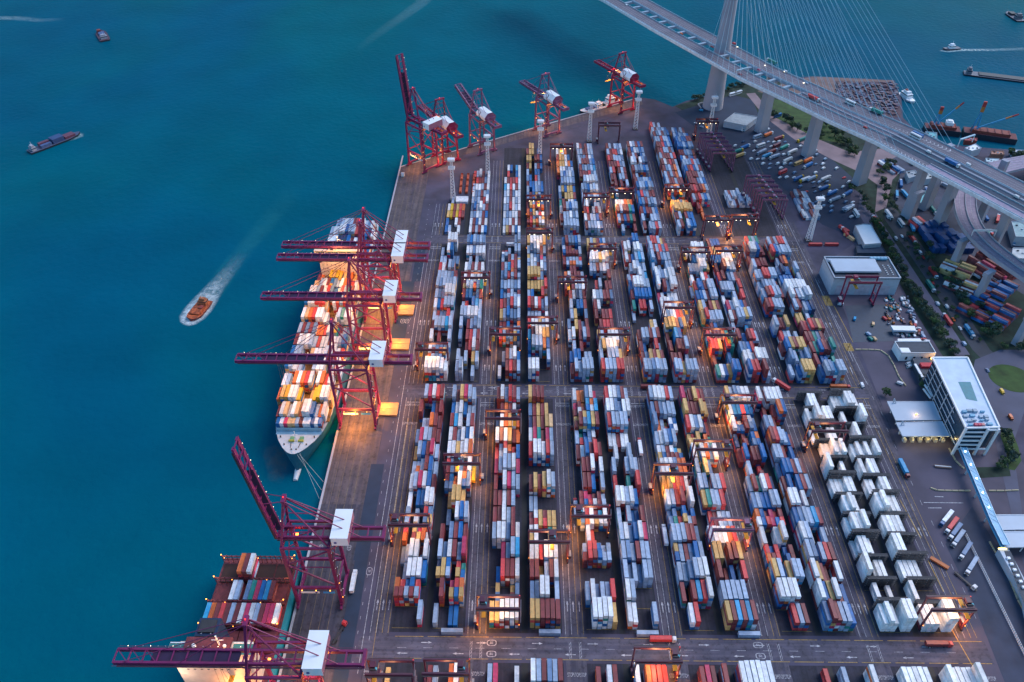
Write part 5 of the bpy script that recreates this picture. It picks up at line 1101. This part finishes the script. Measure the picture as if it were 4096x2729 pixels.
# barrier of tarpaulin covered stock: blue heap under the ramp
hp = [G(*vv(*p)) for p in ((700, 690), (860, 540), (1010, 500), (1180, 620), (1220, 860), (1040, 1080), (860, 900), (690, 800))]
TAR = M('blue_tarpaulin', (.008, .06, .20), .5, .3, .15)
mbh = MB(); cxh = sum(p[0] for p in hp) / 8; cyh = sum(p[1] for p in hp) / 8
R = thing('tarpaulin_stack', (cxh, cyh, 0), 0, 'big stack of dark blue boxes under the curved ramp', 'stack')
for i in range(7):
    for j in range(5):
        if rnd.random() < .8: MB().box((-15 + i * 5.2 + rnd.uniform(-.5, .5), -17 + j * 8.5, 3 + (i * j % 3)), (5, 8.2, 6 + 2 * (i * j % 3)), TAR, .15).build('box', R)
# ---- containers in the yards to the east (seen from far)
FAR = []
def field(pxa, rz, cols, label, lev=3, n=6, m=3):
    x0, y0 = G(*pxa); ca, sa = math.cos(rz), math.sin(rz); k = 0
    for i in range(m):
        for j in range(n):
            h_ = 1 + rc.randrange(lev)
            for t in range(h_):
                c = cols[(i * n + j + t) % len(cols)]; ax, ay = j * 2.7, i * 12.8
                FAR.append((x0 + ax * ca - ay * sa, y0 + ax * sa + ay * ca, t * 2.62 + .1, rz, 12.19, 2.59, PAL[c]))
field(vv(1180, 1290), .85, "tttwmw", 'under the curved ramp', 3, 7, 2)
field(r4(1330, 520), .72, "mbmmbrmb", 'beyond the hedge at the right edge', 3, 12, 3)
field(vv(520, 560), .3, "mrmg", 'behind the bridge piers', 3, 5, 1)
field((3210, 868), .0, "mwgwmsg", 'around the right hand light mast', 2, 6, 4)
field(bb(360, 1380), 0, "gwgmgws", 'between the rows of idle cranes', 3, 8, 2)
field(vv(1560, 1330), .5, "mmwmr", 'at the right edge under the ramp', 3, 7, 2)
field(vv(1700, 1300), .5, "mmpmm", '', 4, 9, 3)
field(vv(1250, 1500), .85, 'wmwmgt', '', 2, 7, 2)
field(vv(1700, 1540), .72, 'bmbbmb', '', 2, 10, 2)
field(r4(1180, 350), .72, 'mbmb', '', 1, 6, 1)
field((3560, 690), .4, 'gmwbs', '', 2, 6, 2)
joined('distant_containers', FAR)
patch('scrap_yard_ground', [(3340, 325), (3570, 328), (3598, 400), (3604, 470), (3480, 468), (3350, 430)], .1, M('scrap_ground', (.085, .050, .065), .9, .5, .15))
# ---- scrap yard behind the cables
sy_ = MB(); sr = random.Random(5)
jm = [M('scrap_rust', (.11, .05, .07)), M('scrap_grey', (.10, .10, .16)), M('scrap_brown', (.12, .07, .08)), M('scrap_blue', (.05, .06, .13))]
for k in range(520):
    u1, u2 = sr.random(), sr.random(); x, y = G(3345 + 245 * u1 ** 1.15, 332 + (60 + 75 * u1) * u2 ** .8); sy_.box((x, y, .6), (sr.uniform(1, 3.5), sr.uniform(1, 6), sr.uniform(.8, 3.5)), jm[sr.randrange(4)], sr.random() * 3)
sy_.build('scrap_heap', kind='stuff')
# ================================================================== VEHICLES
def wheels(mb, xs, w_, r=.5):
    for y in xs:
        for s in (-1, 1): mb.tube((s * w_ - .18, y, r), (s * w_ + .18, y, r), r, n=8, mat=rubber)
cabm = MB(); cabm.box((0, 0, 1.75), (2.4, 2.2, 2.5), MV); cabm.box((0, .1, 3.15), (2.2, 1.7, .5), MV); CABM = cabm.mesh('cab')
WSM = MB().box((0, 1.12, 2.1), (2.1, .08, .9), glass).box((0, 0, 2.2), (2.44, 1.2, .7), glass).mesh('windscreen')
chm = MB(); chm.box((0, -5.4, 1.05), (1.1, 15, .35), dark); wheels(chm, (-.3, -3.4, -10.4, -11.7), 1.0); CHM = chm.mesh('chassis')
car = MB(); car.box((0, 0, .65), (1.75, 4.3, .65), MV); car.box((0, -.2, 1.2), (1.5, 2.3, .5), MV); car.box((0, -.2, 1.18), (1.53, 2.0, .3), glass); wheels(car, (-1.3, 1.35), .8, .32); CARM = car.mesh('car')
van = MB(); van.box((0, -.6, 1.35), (1.9, 3.6, 1.8), MV); van.box((0, 1.7, 1.1), (1.85, 1.4, 1.3), MV); van.box((0, 2.2, 1.5), (1.7, .5, .5), glass); wheels(van, (-1.5, 1.6), .85, .36); VANM = van.mesh('van')
bus = MB(); bus.box((0, 0, 2.1), (2.5, 11.5, 3.6), MV); bus.box((0, 0, 2.4), (2.54, 10.8, .9), glass); bus.box((0, 5.78, 2.2), (2.2, .05, 1.6), glass); wheels(bus, (-3.4, 3.8), 1.1, .5); BUSM = bus.mesh('bus')
def vcol(c): return (*PAL[c], 1)
def truck(x, y, rz, cab, cargo, label, group, z=0.0, ln=12.19):
    R = thing('lorry', (x, y, z + .1), rz, label, 'lorry', group)
    for nm, me in (('cab', CABM), ('windscreen', WSM), ('chassis', CHM)):
        o = bpy.data.objects.new(nm, me); COL.objects.link(o); o.parent = R; o.color = vcol(cab)
    if cargo != '-':
        o = bpy.data.objects.new('container_load', CMESH[(ln, 2.59)]); COL.objects.link(o); o.parent = R; o.location = (0, -7.6 if ln > 7 else -5, 1.25); o.color = vcol(cargo)
    return R
def small(me, name, x, y, rz, c, label, group, z=0.0):
    o = bpy.data.objects.new(name, me); COL.objects.link(o); o.location = (x, y, z + .1); o.rotation_euler = (0, 0, rz); o.color = vcol(c); return tag(o, label, name, group)
def hd(p, q, z=0): a = G(*p, z); b = G(*q, z); return a[0], a[1], math.atan2(-(b[0] - a[0]), b[1] - a[1])
YG = 'lorries in the terminal'
x, y = G(*(2629, 1556)); truck(x + 1, y, -math.pi / 2, 'w', 'm', 'lorry with white cab and dark red container crossing the middle road', YG)
x, y = G(3095, 1528); truck(x, y, math.radians(40), 'w', 'r', 'lorry with red container turning from the middle road', YG)
x, y = G(3385, 1556); truck(x + 1, y, -math.pi / 2, 'r', 'o', 'lorry with orange red container at the right end of the middle road', YG)
x, y = G(3795, 2584); truck(x, y, -math.pi / 2, 'r', 'm', 'lorry with dark red container beside the lit crane at the lower right', YG)
x, y = G(*r5(330, 1075)); truck(x, y, math.pi + .03, 'm', 'c', 'lorry with sky blue container on the right hand lane', YG)
x, y = G(*i3(825, 1285)); small(VANM, 'van', x, y, math.pi, 'w', 'white van driving on the lane beside the empty square', 'vans and cars in the terminal')
x, y = G(*i3(1100, 1268)); small(VANM, 'van', x, y, 1.0, 'w', 'white van parked by the end of the curved block row', 'vans and cars in the terminal')
x, y = G(2695, 2565); truck(x, y, -math.pi / 2, 'w', 'r', 'lorry with white cab and red load at the bottom cross road', YG)
x, y = G(1404, 2380); truck(x + .5, y + 14, 0, 'w', 'w', 'lorry with long white container under the quay crane backreach', YG)
x, y = G(1380, 2500); truck(x, y, 1.0 - math.pi / 2 + .2, 'r', '-', 'red tractor with an empty brown trailer standing askew on the quay', YG)
x, y = G(2560, 1803); truck(x, y + 8, 0, 'r', 'w', 'lorry with red cab and white container in the lane between sixth and seventh block', YG)
x, y = G(2290, 1745); truck(x, y + 6, 0, 'm', '-', 'dark red tractor with empty trailer in the fourth lane', YG)
x, y = G(1590, 1335); 
for (px, py), c, lb_ in (((2300, 2010), 'g', 'lorry with red cab and grey container near the middle of the near row'), ((1898, 1873), 'y', 'lit yellow lorry under the second yard crane'), ((2652, 2115), 'w', 'white lorry left of the eighth block'), ((2530, 1255), 'g', 'grey lorry in the lane of the middle row'), ((2760, 1160), 'g', 'lorry with white cab in the seventh lane of the middle row'), ((2395, 2190), 'w', 'white lorry beside the lit crane of the fifth block')):
    x, y = G(px, py); truck(x, y, 0, 'w' if c != 'g' else 'r', c, lb_, YG)
for k, (a, b) in enumerate((((355, 215), (452, 95)), ((402, 278), (494, 155)), ((432, 330), (526, 205)), ((458, 392), (546, 268)), ((523, 500), (612, 362)), ((575, 632), (662, 492)))):
    x, y, rz = hd(r6(*b), r6(*a), 1); x, y = G(*r6(*a), 1)
    truck(x, y, rz, 'bwwwww'[k], 'wrsgsg'[k], '%s of the six lorries parked aslant at lower right, with %s container' % (ORD[k], CNAME['wrsgsg'[k]]), 'lorries parked aslant')
x, y = G(*r6(628, 768)); o = truck(x, y, -2.6, 'w', '-', 'white tractor unit alone below the slanting row', 'lorries parked aslant')
a = G(*r6(255, 505)); b = G(*r6(412, 598)); MB().bar((*a, 1.3), (*b, 1.3), 2.4, 1.0, M('orange_flat', (.42, .12, .03))).bar((*a, .6), (*b, .6), 1.2, .6, dark).build('flatbed_trailer', label='orange flatbed trailer lying across the lane by the reefer racks', cat='trailer')
a = G(*r5(620, 960)); b = G(*r5(790, 975)); MB().bar((*a, 1.0), (*b, 1.0), 2.4, .4, M('trailer_brown', (.14, .09, .08))).bar((*a, 1.3), (*b, 1.3), .6, .3, steel_white).build('flatbed_trailer', label='empty brown trailer in the square below the gate canopy', cat='trailer')
# hatch covers and spreader on the quay
for (px, py), w_, lab in (((1622, 1245), 1, 'orange lit hatch cover lying on the quay beside the loaded ship, farthest'), ((1602, 1382), 1, 'orange lit hatch cover lying on the quay, second'), ((1553, 1642), 0, 'pale orange hatch cover on the quay nearest the bow')):
    x, y = G(px, py); R = thing('hatch_cover', (x, y, 0), 0, lab, 'hatch cover', 'hatch covers laid on the quay'); 
    for k in range(2): MB().box((0, -3.2 + k * 6.4, 1.1), (14.5, 6.2, 1.4), M('hatch_buff', (.40, .22, .10), .7, .15)).build('panel', R)
    MB().box((0, 0, .3), (13, 12, .5), dark).build('frame', R)
x, y = G(1612, 704); MB().box((x, y, 1.6), (3, 3, 3), roof_white).box((x, y, 3.3), (3.4, 3.4, .3), wallg).build('quay_hut', label='small white hut at the quay corner', cat='hut')
# lorry park: parked vehicles in slanting rows
vr = random.Random(21); n_v = 0
def inpoly(x, y, P):
    c = False
    for i in range(len(P)):
        x1, y1 = P[i]; x2, y2 = P[i - 1]
        if (y1 > y) != (y2 > y) and x < (x2 - x1) * (y - y1) / (y2 - y1) + x1: c = not c
    return c
park = [G(*p) for p in ((2990, 500), (3180, 540), (3320, 650), (3400, 700), (3420, 800), (3440, 850), (3380, 890), (3120, 720), (2930, 600))]
xs = [p[0] for p in park]; ys = [p[1] for p in park]; yy = min(ys); q = 0
placed = []; rown = 0
while yy < max(ys):
    xx = min(xs) + vr.uniform(0, 4)
    while xx < max(xs):
        ok = inpoly(xx, yy, park) and all((xx - a) ** 2 + (yy - b) ** 2 > 60 for a, b in ((279.7, 855.4), (318.3, 797.7), (354.8, 736.4)))
        if ok and vr.random() < .72:
            q += 1; c = vr.choice('wwwggbbcmrotew'); kind = vr.random(); rz = -.95 + vr.choice((0, 0, math.pi)) + vr.uniform(-.08, .08); near_ = ORD[rown]
            lab = '%s, %s along the %s row of the lorry park' % ('%s', ORD[placed.count(int(yy))], near_)
            if kind < .22 and inpoly(xx + 5, yy - 4, park): truck(xx, yy, rz, vr.choice('wwwgy'), c, lab % ('lorry with %s box' % CNAME[c]), 'vehicles in the lorry park'); xx += 7
            elif kind < .32: small(BUSM, 'bus', xx, yy, rz, c, lab % ('%s coach' % CNAME[c]), 'vehicles in the lorry park'); xx += 5
            elif kind < .62: small(VANM, 'van', xx, yy, rz, vr.choice('wwwgs'), lab % 'small pale van', 'vehicles in the lorry park')
            else: small(CARM, 'car', xx, yy, rz, vr.choice('wwgsnr'), lab % 'car', 'vehicles in the lorry park')
            placed.append(int(yy))
        xx += vr.uniform(5.5, 9)
    yy += vr.uniform(8.5, 11); rown += 1
for px, py, c, me, nm in ((390, 645, 'w', BUSM, 'bus'), (425, 635, 'w', BUSM, 'bus'), (640, 760, 'k', VANM, 'van'), (690, 790, 'b', BUSM, 'bus'), (455, 850, 'm', BUSM, 'bus'), (500, 845, 'o', BUSM, 'bus'), (175, 750, 'c', VANM, 'van'), (140, 835, 'w', CARM, 'car'), (180, 860, 'g', CARM, 'car'), (465, 880, 'w', VANM, 'van')):
    x, y = G(*bb(px, py)); small(me, nm, x, y, -.6 + (1.5 if px < 200 else -.4), c, '%s %s parked near the bridge tower foot' % (CNAME[c], nm) + (' on the left' if px < 400 else ''), 'vehicles near the tower foot')
# road vehicles east of the hedge
for k, (px, py, c, t_) in enumerate(((1015, 40, 'w', 'v'), (1040, 55, 'w', 't'), (905, 45, 'r', 't'), (1075, 200, 'w', 'v'), (1120, 180, 'w', 'c'), (1215, 235, 'r', 't'), (1232, 268, 'w', 'c'), (1255, 305, 'w', 'v'), (1280, 340, 'r', 'v'), (1370, 490, 'r', 't'), (1340, 530, 'r', 'v'), (1350, 590, 'e', 't'), (1380, 680, 'w', 'v'), (1450, 705, 'w', 'v'), (1425, 770, 'r', 't'), (1500, 795, 'o', 'c'), (1548, 860, 'w', 'c'), (1640, 930, 'c', 't'), (1575, 975, 'g', 'v'), (1855, 1330, 'y', 'v'), (1750, 1170, 's', 'c'), (1920, 1520, 'o', 'v'), (680, 130, 'r', 't'), (1110, 90, 'w', 'b'), (780, 20, 'w', 'b'))):
    x, y = G(*i3(px, py)); rz = math.pi + .05 if k % 2 else .03
    lab = '%s %s on the roads east of the hedge, %s of them' % (CNAME[c], dict(v='van', t='lorry', c='car', b='bus')[t_], ORD[k])
    if t_ == 't': truck(x, y, rz, 'w', c, lab, 'vehicles on the public roads')
    else: small(dict(v=VANM, c=CARM, b=BUSM)[t_], dict(v='van', c='car', b='bus')[t_], x, y, rz, c, lab, 'vehicles on the public roads')
for k, (px, py) in enumerate(((3590, 690), (3600, 730), (3605, 770), (3585, 800), (3640, 640), (3700, 760), (3730, 700), (3760, 740), (3800, 780), (3870, 800), (3930, 860), (3990, 870), (3740, 860), (3640, 900), (3960, 940), (4050, 990), (4040, 930))):
    x, y = G(px, py); truck(x, y, vr.uniform(-.6, .6) + (math.pi if k % 3 == 0 else 0), vr.choice('wwg'), vr.choice('wgrebmcw'), '%s lorry parked in the yard beneath the bridge ramps' % ORD[k], 'lorries beneath the ramps')
# vehicles on the bridge
def on_bridge(px, py, c, t_, lab, rev=False):
    x, y = G(px, py, ZD); i = min(range(len(near) - 1), key=lambda i: (near[i].lerp(near[i + 1], .5) - Vector((x, y, 0))).length); t = (near[i + 1] - near[i]); rz = math.atan2(-t.x, t.y) + (math.pi if rev else 0)
    if t_ == 't': truck(x, y, rz, 'w', c, lab, 'vehicles on the bridge', ZD)
    else: small(dict(v=VANM, c=CARM, b=BUSM)[t_], dict(v='van', c='car', b='bus')[t_], x, y, rz, c, lab, 'vehicles on the bridge', ZD)
for px, py, c, t_, lab, rev in ((2848, 190, 'r', 'c', 'red car just left of the bridge tower', 0), (3070, 245, 'e', 't', 'lorry with green box right of the tower on the far carriageway', 1), (3272, 408, 'r', 't', 'lorry with red box on the near carriageway', 0), (3400, 418, 'w', 'b', 'white bus on the far carriageway', 0),
        (3480, 443, 'e', 't', 'lorry with green box behind the white bus', 1), (3668, 547, 'b', 'b', 'blue coach beside the painted chevrons', 1), (3660, 553, 'w', 'b', 'white coach beside the blue one', 1), (3830, 672, 'b', 't', 'lorry with bright blue box on the dark carriageway', 0), (3873, 664, 'w', 'v', 'white van ahead of the bright blue lorry', 0), (4066, 793, 'w', 'v', 'white van at the right edge', 0),
        (3715, 613, 'w', 'v', 'white van in the middle carriageway', 0), (2960, 300, 'r', 'c', 'red car right of the tower', 0), (3035, 282, 'p', 'c', 'crimson car beyond the tower', 0), (2725, 140, 'o', 'v', 'orange van left of the tower', 0), (3225, 335, 'g', 'c', 'grey car on the far carriageway', 1), (2505, 22, 'w', 'c', 'white car near the top edge', 0), (3460, 512, 'r', 'c', 'red car at the start of the chevrons', 0), (3140, 290, 'w', 'v', 'white van with headlights lit on the far carriageway', 1), (2935, 178, 'r', 'v', 'red van right behind the tower', 1)):
    on_bridge(px, py, c, t_, lab, rev)
for px, py in ((3139, 287), (2950, 188), (3215, 332), (2880, 192), (3060, 262)):
    x, y = G(px, py, ZD + 1); MB().box((x, y, ZD + 1), (1.6, .4, .4), lamp_white).build('headlights', label='pair of bright headlights, %s from the tower on the far carriageway' % ORD[sorted((3139, 2950, 3215, 2880, 3060)).index(px)], cat='headlights', group='headlights of oncoming cars')
# yard clutter east of the workshop crane
cl = random.Random(31); cc = [roof_white, M('scrap_rust', (.11, .05, .07)), dark, M('clutter_teal', (.02, .16, .18)), M('clutter_orange', (.4, .12, .03)), M('clutter_grey', (.2, .22, .28))]
for k in range(58):
    x, y = G(*i3(*((cl.uniform(1000, 1190), cl.uniform(630, 830)) if k < 40 else (cl.uniform(1050, 1260), cl.uniform(880, 925))))); L_ = cl.uniform(1.5, 6)
    MB().box((0, 0, .9), (cl.uniform(1.2, 2.4), L_, cl.uniform(.8, 2.2)), cc[cl.randrange(6)]).box((0, L_ * .3, 1.9), (1.0, .9, 1.2), cc[cl.randrange(6)]).build('machine_part', label='%s piece of stored machinery in the yard right of the workshop crane' % ORD[k % 40] if k < 40 else '%s piece of machinery between the two white vehicle sheds' % ORD[k - 40], cat='machinery', group='stored machinery').location = (x, y, 0)
for k, (px, py, c) in enumerate(((770, 790, 'c'), (905, 830, 'k'), (870, 905, 'g'), (885, 940, 'e'), (915, 940, 'k'), (990, 790, 'r'), (1115, 645, 'w'), (1130, 680, 'w'), (1100, 1050 - 30, 'w'), (1170, 1125, 'w'), (1175, 1143, 'w'), (665, 685, 'w'))):
    x, y = G(*i3(px, py)); small(VANM, 'van', x, y, cl.uniform(-.5, .5) + (1.57 if k > 8 else 0), c, '%s van standing in the dark yard, %s from the crane' % (CNAME[c], ORD[k]), 'vans in the dark yard')
for k, (px, py, c) in enumerate(((1060, 310, 'r'), (690, 130, 'r'), (730, 190, 'k'), (600, 245, 'r'), (480, 245, 'r'))):
    x, y = G(*i3(px * .62 + 240 if k == 0 else px, py)); container(x, y, .1, (0.5 if k in (1, 2) else 1.57), 12.19, 2.59, c, '%s container lying alone near the white roofed shed, %s of five' % (CNAME[c], ORD[k]), 'lone containers near the shed')
for k in range(22):
    t = k / 21; a = i3(1150 + 185 * t, 640 + 420 * t); x, y = G(a[0] + cl.uniform(-14, 4), a[1]); kind = cl.random()
    small(VANM if kind < .6 else CARM, 'van' if kind < .6 else 'car', x, y, cl.choice((.1, 1.4, -.3)), cl.choice('wwwggsr'), '%s parked %s from the workshop along the service strip' % ('van' if kind < .6 else 'car', ORD[k]), 'vehicles on the service strip')
# ---- flat-rack frames and gear at the left end of the far row
fr = M('flat_rack_red', (.40, .07, .03), .6); g0 = G(1848, 745)
for k in range(9):
    R = thing('flat_rack', (g0[0] - 1 + (k % 3) * 6.5, g0[1] - 10 + (k // 3) * 13, 0), 0, 'stack of orange red flat racks in %s row, %s from left' % (['near', 'middle', 'far'][k // 3], ORD[k % 3]), 'flat rack', 'flat racks beside the first mast')
    for t in range(2): MB().box((0, 0, .5 + t * 1.1), (2.4, 11.5, .5), fr).build('bed', R)
    for s in (-1, 1): MB().box((0, s * 5.7, 1.8), (2.4, .3, 2.6), fr).build('end_frame', R)
x, y = G(1840, 812)
for k in range(4): container(x + 2, y + k * 2.6 - 1, .1, math.pi / 2, 12.19, 2.9, 'w', 'white container, %s of four lying side by side beside the first mast' % ORD[k], 'white containers beside the first mast')
# ================================================================== TREES
def tree_meshes(seed, col1, col2, H_, R_):
    r = random.Random(seed); t = MB(); t.tube((0, 0, 0), (0, 0, H_ * .55), .28, .15, 6, M('bark', (.06, .045, .035), .9)); 
    for k in range(4): a = r.random() * 6.28; t.bar((0, 0, H_ * (.35 + .06 * k)), (math.cos(a) * R_ * .5, math.sin(a) * R_ * .5, H_ * (.6 + .06 * k)), .14, mat=_mc['bark'])
    c = MB(); clumps = [(r.uniform(-.6, .6) * R_, r.uniform(-.6, .6) * R_, H_ * r.uniform(.45, .88), R_ * r.uniform(.3, .55)) for _ in range(11)]
    for cx1, cy1, cz1, cr1 in clumps:
        mt = col1 if r.random() < .6 else col2; k = c.mi(mt)
        for _ in range(60):
            th, ph = r.random() * 6.28, math.acos(r.uniform(-.6, 1)); rad = cr1 * r.uniform(.65, 1.1); p_ = Vector((cx1 + rad * math.sin(ph) * math.cos(th), cy1 + rad * math.sin(ph) * math.sin(th), cz1 + rad * .8 * math.cos(ph)))
            nrm = Vector((math.sin(ph) * math.cos(th) + r.uniform(-.6, .6), math.sin(ph) * math.sin(th) + r.uniform(-.6, .6), math.cos(ph) + r.uniform(-.4, .6))).normalized(); a = nrm.orthogonal().normalized(); b = nrm.cross(a); s = r.uniform(.28, .6); i = len(c.v)
            c.v += [tuple(p_ + a * s), tuple(p_ + b * s), tuple(p_ - a * s), tuple(p_ - b * s)]; c.f.append((i, i + 1, i + 2, i + 3)); c.m.append(k)
    return t.mesh('trunk'), c.mesh('crown')
lf = [M('leaf_dark', (.018, .048, .022), .8, .4, .8), M('leaf_mid', (.040, .085, .022), .8, .4, .8), M('leaf_blue_green', (.012, .045, .040), .8, .4, .8)]
TM = [tree_meshes(1, lf[0], lf[1], 8, 4.2), tree_meshes(2, lf[1], lf[0], 6.5, 3.8), tree_meshes(3, lf[2], lf[0], 9, 4.0), tree_meshes(4, lf[0], lf[2], 7, 4.6)]
tr_ = random.Random(9); tn = 0
def tree(x, y, where, s=1.0):
    global tn
    k = tr_.randrange(4); R = thing('tree', (x, y, 0), tr_.random() * 6.28, ('%s tree, %s' % (['dark green', 'mid green', 'blue green', 'spreading dark'][k], where)) if isinstance(where, str) else '%s tree, %s from the far end, %s' % (['dark green', 'mid green', 'blue green', 'spreading dark'][k], where[1], where[0]), 'tree', 'trees ' + (where if isinstance(where, str) else where[0])); R.scale = (s * tr_.uniform(.75, 1.2),) * 3; tn += 1
    for nm, me in zip(('trunk', 'crown'), TM[k]): o = bpy.data.objects.new(nm, me); COL.objects.link(o); o.parent = R
def tree_line(pts, n, jit, where, s=1.0):
    P = [Vector(G(*p)) for p in pts]; seg = [(P[i + 1] - P[i]).length for i in range(len(P) - 1)]; tot = sum(seg)
    for k in range(n):
        d = tot * (k + .5) / n; i = 0
        while i < len(seg) - 1 and d > seg[i]: d -= seg[i]; i += 1
        p_ = P[i].lerp(P[i + 1], d / seg[i]); tree(p_.x + tr_.uniform(-jit, jit), p_.y + tr_.uniform(-jit, jit), (where, ORD[k]), s)
tree_line([(3490, 890), (3580, 1060), (3660, 1200), (3740, 1310), (3815, 1430)], 40, 2.5, 'in the hedge strip behind the workshop', 1.0)
tree_line([(3610, 960), (3700, 1080), (3800, 1240), (3920, 1380)], 15, 2.5, 'in the verge between the two eastern roads', .55)
tree_line([(3640, 960), (3760, 1080), (3850, 1190), (3960, 1330), (4090, 1420)], 26, 8, 'in the green belt beyond the outer road', 1.0)
tree_line([(2760, 405), (2850, 380), (2930, 352), (3020, 328), (3060, 345)], 20, 4, 'on the shore behind the bridge tower', .8)
tree_line([(3075, 455), (3180, 520), (3260, 545), (3340, 560), (3390, 590)], 22, 9, 'on the bank between the bridge piers', 1.0)
tree_line([(3290, 480), (3340, 520), (3400, 600), (3440, 640)], 12, 8, 'around the third bridge pier', 1.0)
tree_line([(3560, 650), (3530, 700), (3540, 780), (3570, 850)], 14, 4, 'along the curving service road', .9)
tree_line([(3395, 735), (3440, 790), (3460, 850), (3490, 870)], 8, 4, 'at the right end of the lorry park', .8)
tree_line([(4020, 620), (4096, 640), (4150, 650)], 8, 6, 'by the shore at the right edge', 1.0)
tree_line([r5(450, 60), r5(500, 110), r5(480, 150)], 3, 1.5, 'beside the low dark wing', .9)
tree_line([r5(1310, 600), r5(1380, 760), r5(1400, 900), r5(1300, 980)], 10, 2, 'on the verge right of the terminal office', .8)
tree_line([r5(100, 222)], 0, 0, 'x')
x, y = G(*r5(108, 220)); tree(x, y, 'standing alone at the corner of the farther pale canopy', .7)
# waterfront bits at the right: sheds
for k, (pp, hh, wl_, rf_, lab) in enumerate((([uu(1250, 850), uu(1400, 790), uu(1480, 850), uu(1350, 890)], 8, wallg, roof_white, 'white angular shed on the waterfront beyond the bridge'), ([uu(1620, 890), uu(1790, 890), uu(1800, 940), uu(1620, 935)], 6, M('shed_brick', (.25, .12, .09)), M('shed_orange_roof', (.34, .15, .10)), 'orange roofed shed on the waterfront'),
        ([uu(1900, 870), uu(2077, 880), uu(2077, 920), uu(1920, 900)], 6, wallg, roof_white, 'white roofed shed at the right edge of the waterfront'), ([uu(1540, 990), uu(1730, 1000), uu(1700, 1050), uu(1550, 1040)], 8, wallg, M('teal_white', (.45, .6, .65)), 'pale roofed shed right behind the bridge'),
        ([uu(1250, 700), uu(1420, 710), uu(1420, 750), uu(1250, 745)], 5, oxide, M('red_roof', (.35, .05, .06)), 'red roofed shed on the waterfront beside the barges'), ([uu(700, 620), uu(860, 635), uu(860, 720), uu(760, 690)], 8, wallg, M('teal_roof', (.10, .36, .40)), 'teal roofed shed seen over the bridge edge'),
        ([vv(1440, 590), vv(1620, 590), vv(1600, 640), vv(1420, 640)], 9, wallg, M('green_roof', (.02, .28, .22)), 'green roofed building behind the sign gantry of the ramp'), ([vv(1900, 480), vv(2200, 480), vv(2200, 700), vv(1960, 690)], 10, wallg, M('pale_green_roof', (.20, .34, .38)), 'large pale green roofed warehouse at the right edge'),
        ([vv(1920, 850), vv(2150, 850), vv(2200, 1000), vv(1900, 990)], 7, wallg, M('white_grey_roof', (.40, .46, .50)), 'pale roofed warehouse below the green one at the right edge'), ([uu(430, 1180), uu(560, 1160), uu(600, 1230), uu(470, 1270)], 6, wallg, M('grey_roof2', (.26, .30, .34)), 'grey roofed shed left of the paired bridge piers'),
        ([uu(680, 1170), uu(790, 1180), uu(800, 1270), uu(670, 1290)], 7, wallg, M('pale_tile', (.38, .42, .42)), 'pale roofed shed between the paired bridge piers'), ([vv(640, 40), vv(820, 80), vv(800, 230), vv(600, 220)], 6, wallg, M('teal_roof', (.10, .36, .40)), 'teal roofed yard sheds under the bridge'))):
    R_, lc_ = simple('shed', pp, hh, lab, wl_, rf_, 'shed')
    for q in range(3):
        c_ = Vector(lc_[0]).lerp(Vector(lc_[2]), .25 + .25 * q); MB().box((c_.x, c_.y, hh + .5), (1.6, 1.2, 1.0), wallg if q % 2 else darkroof).build('roof_unit', R_)
x, y = G(1320 * sc_, 262 * sc_); 
# end
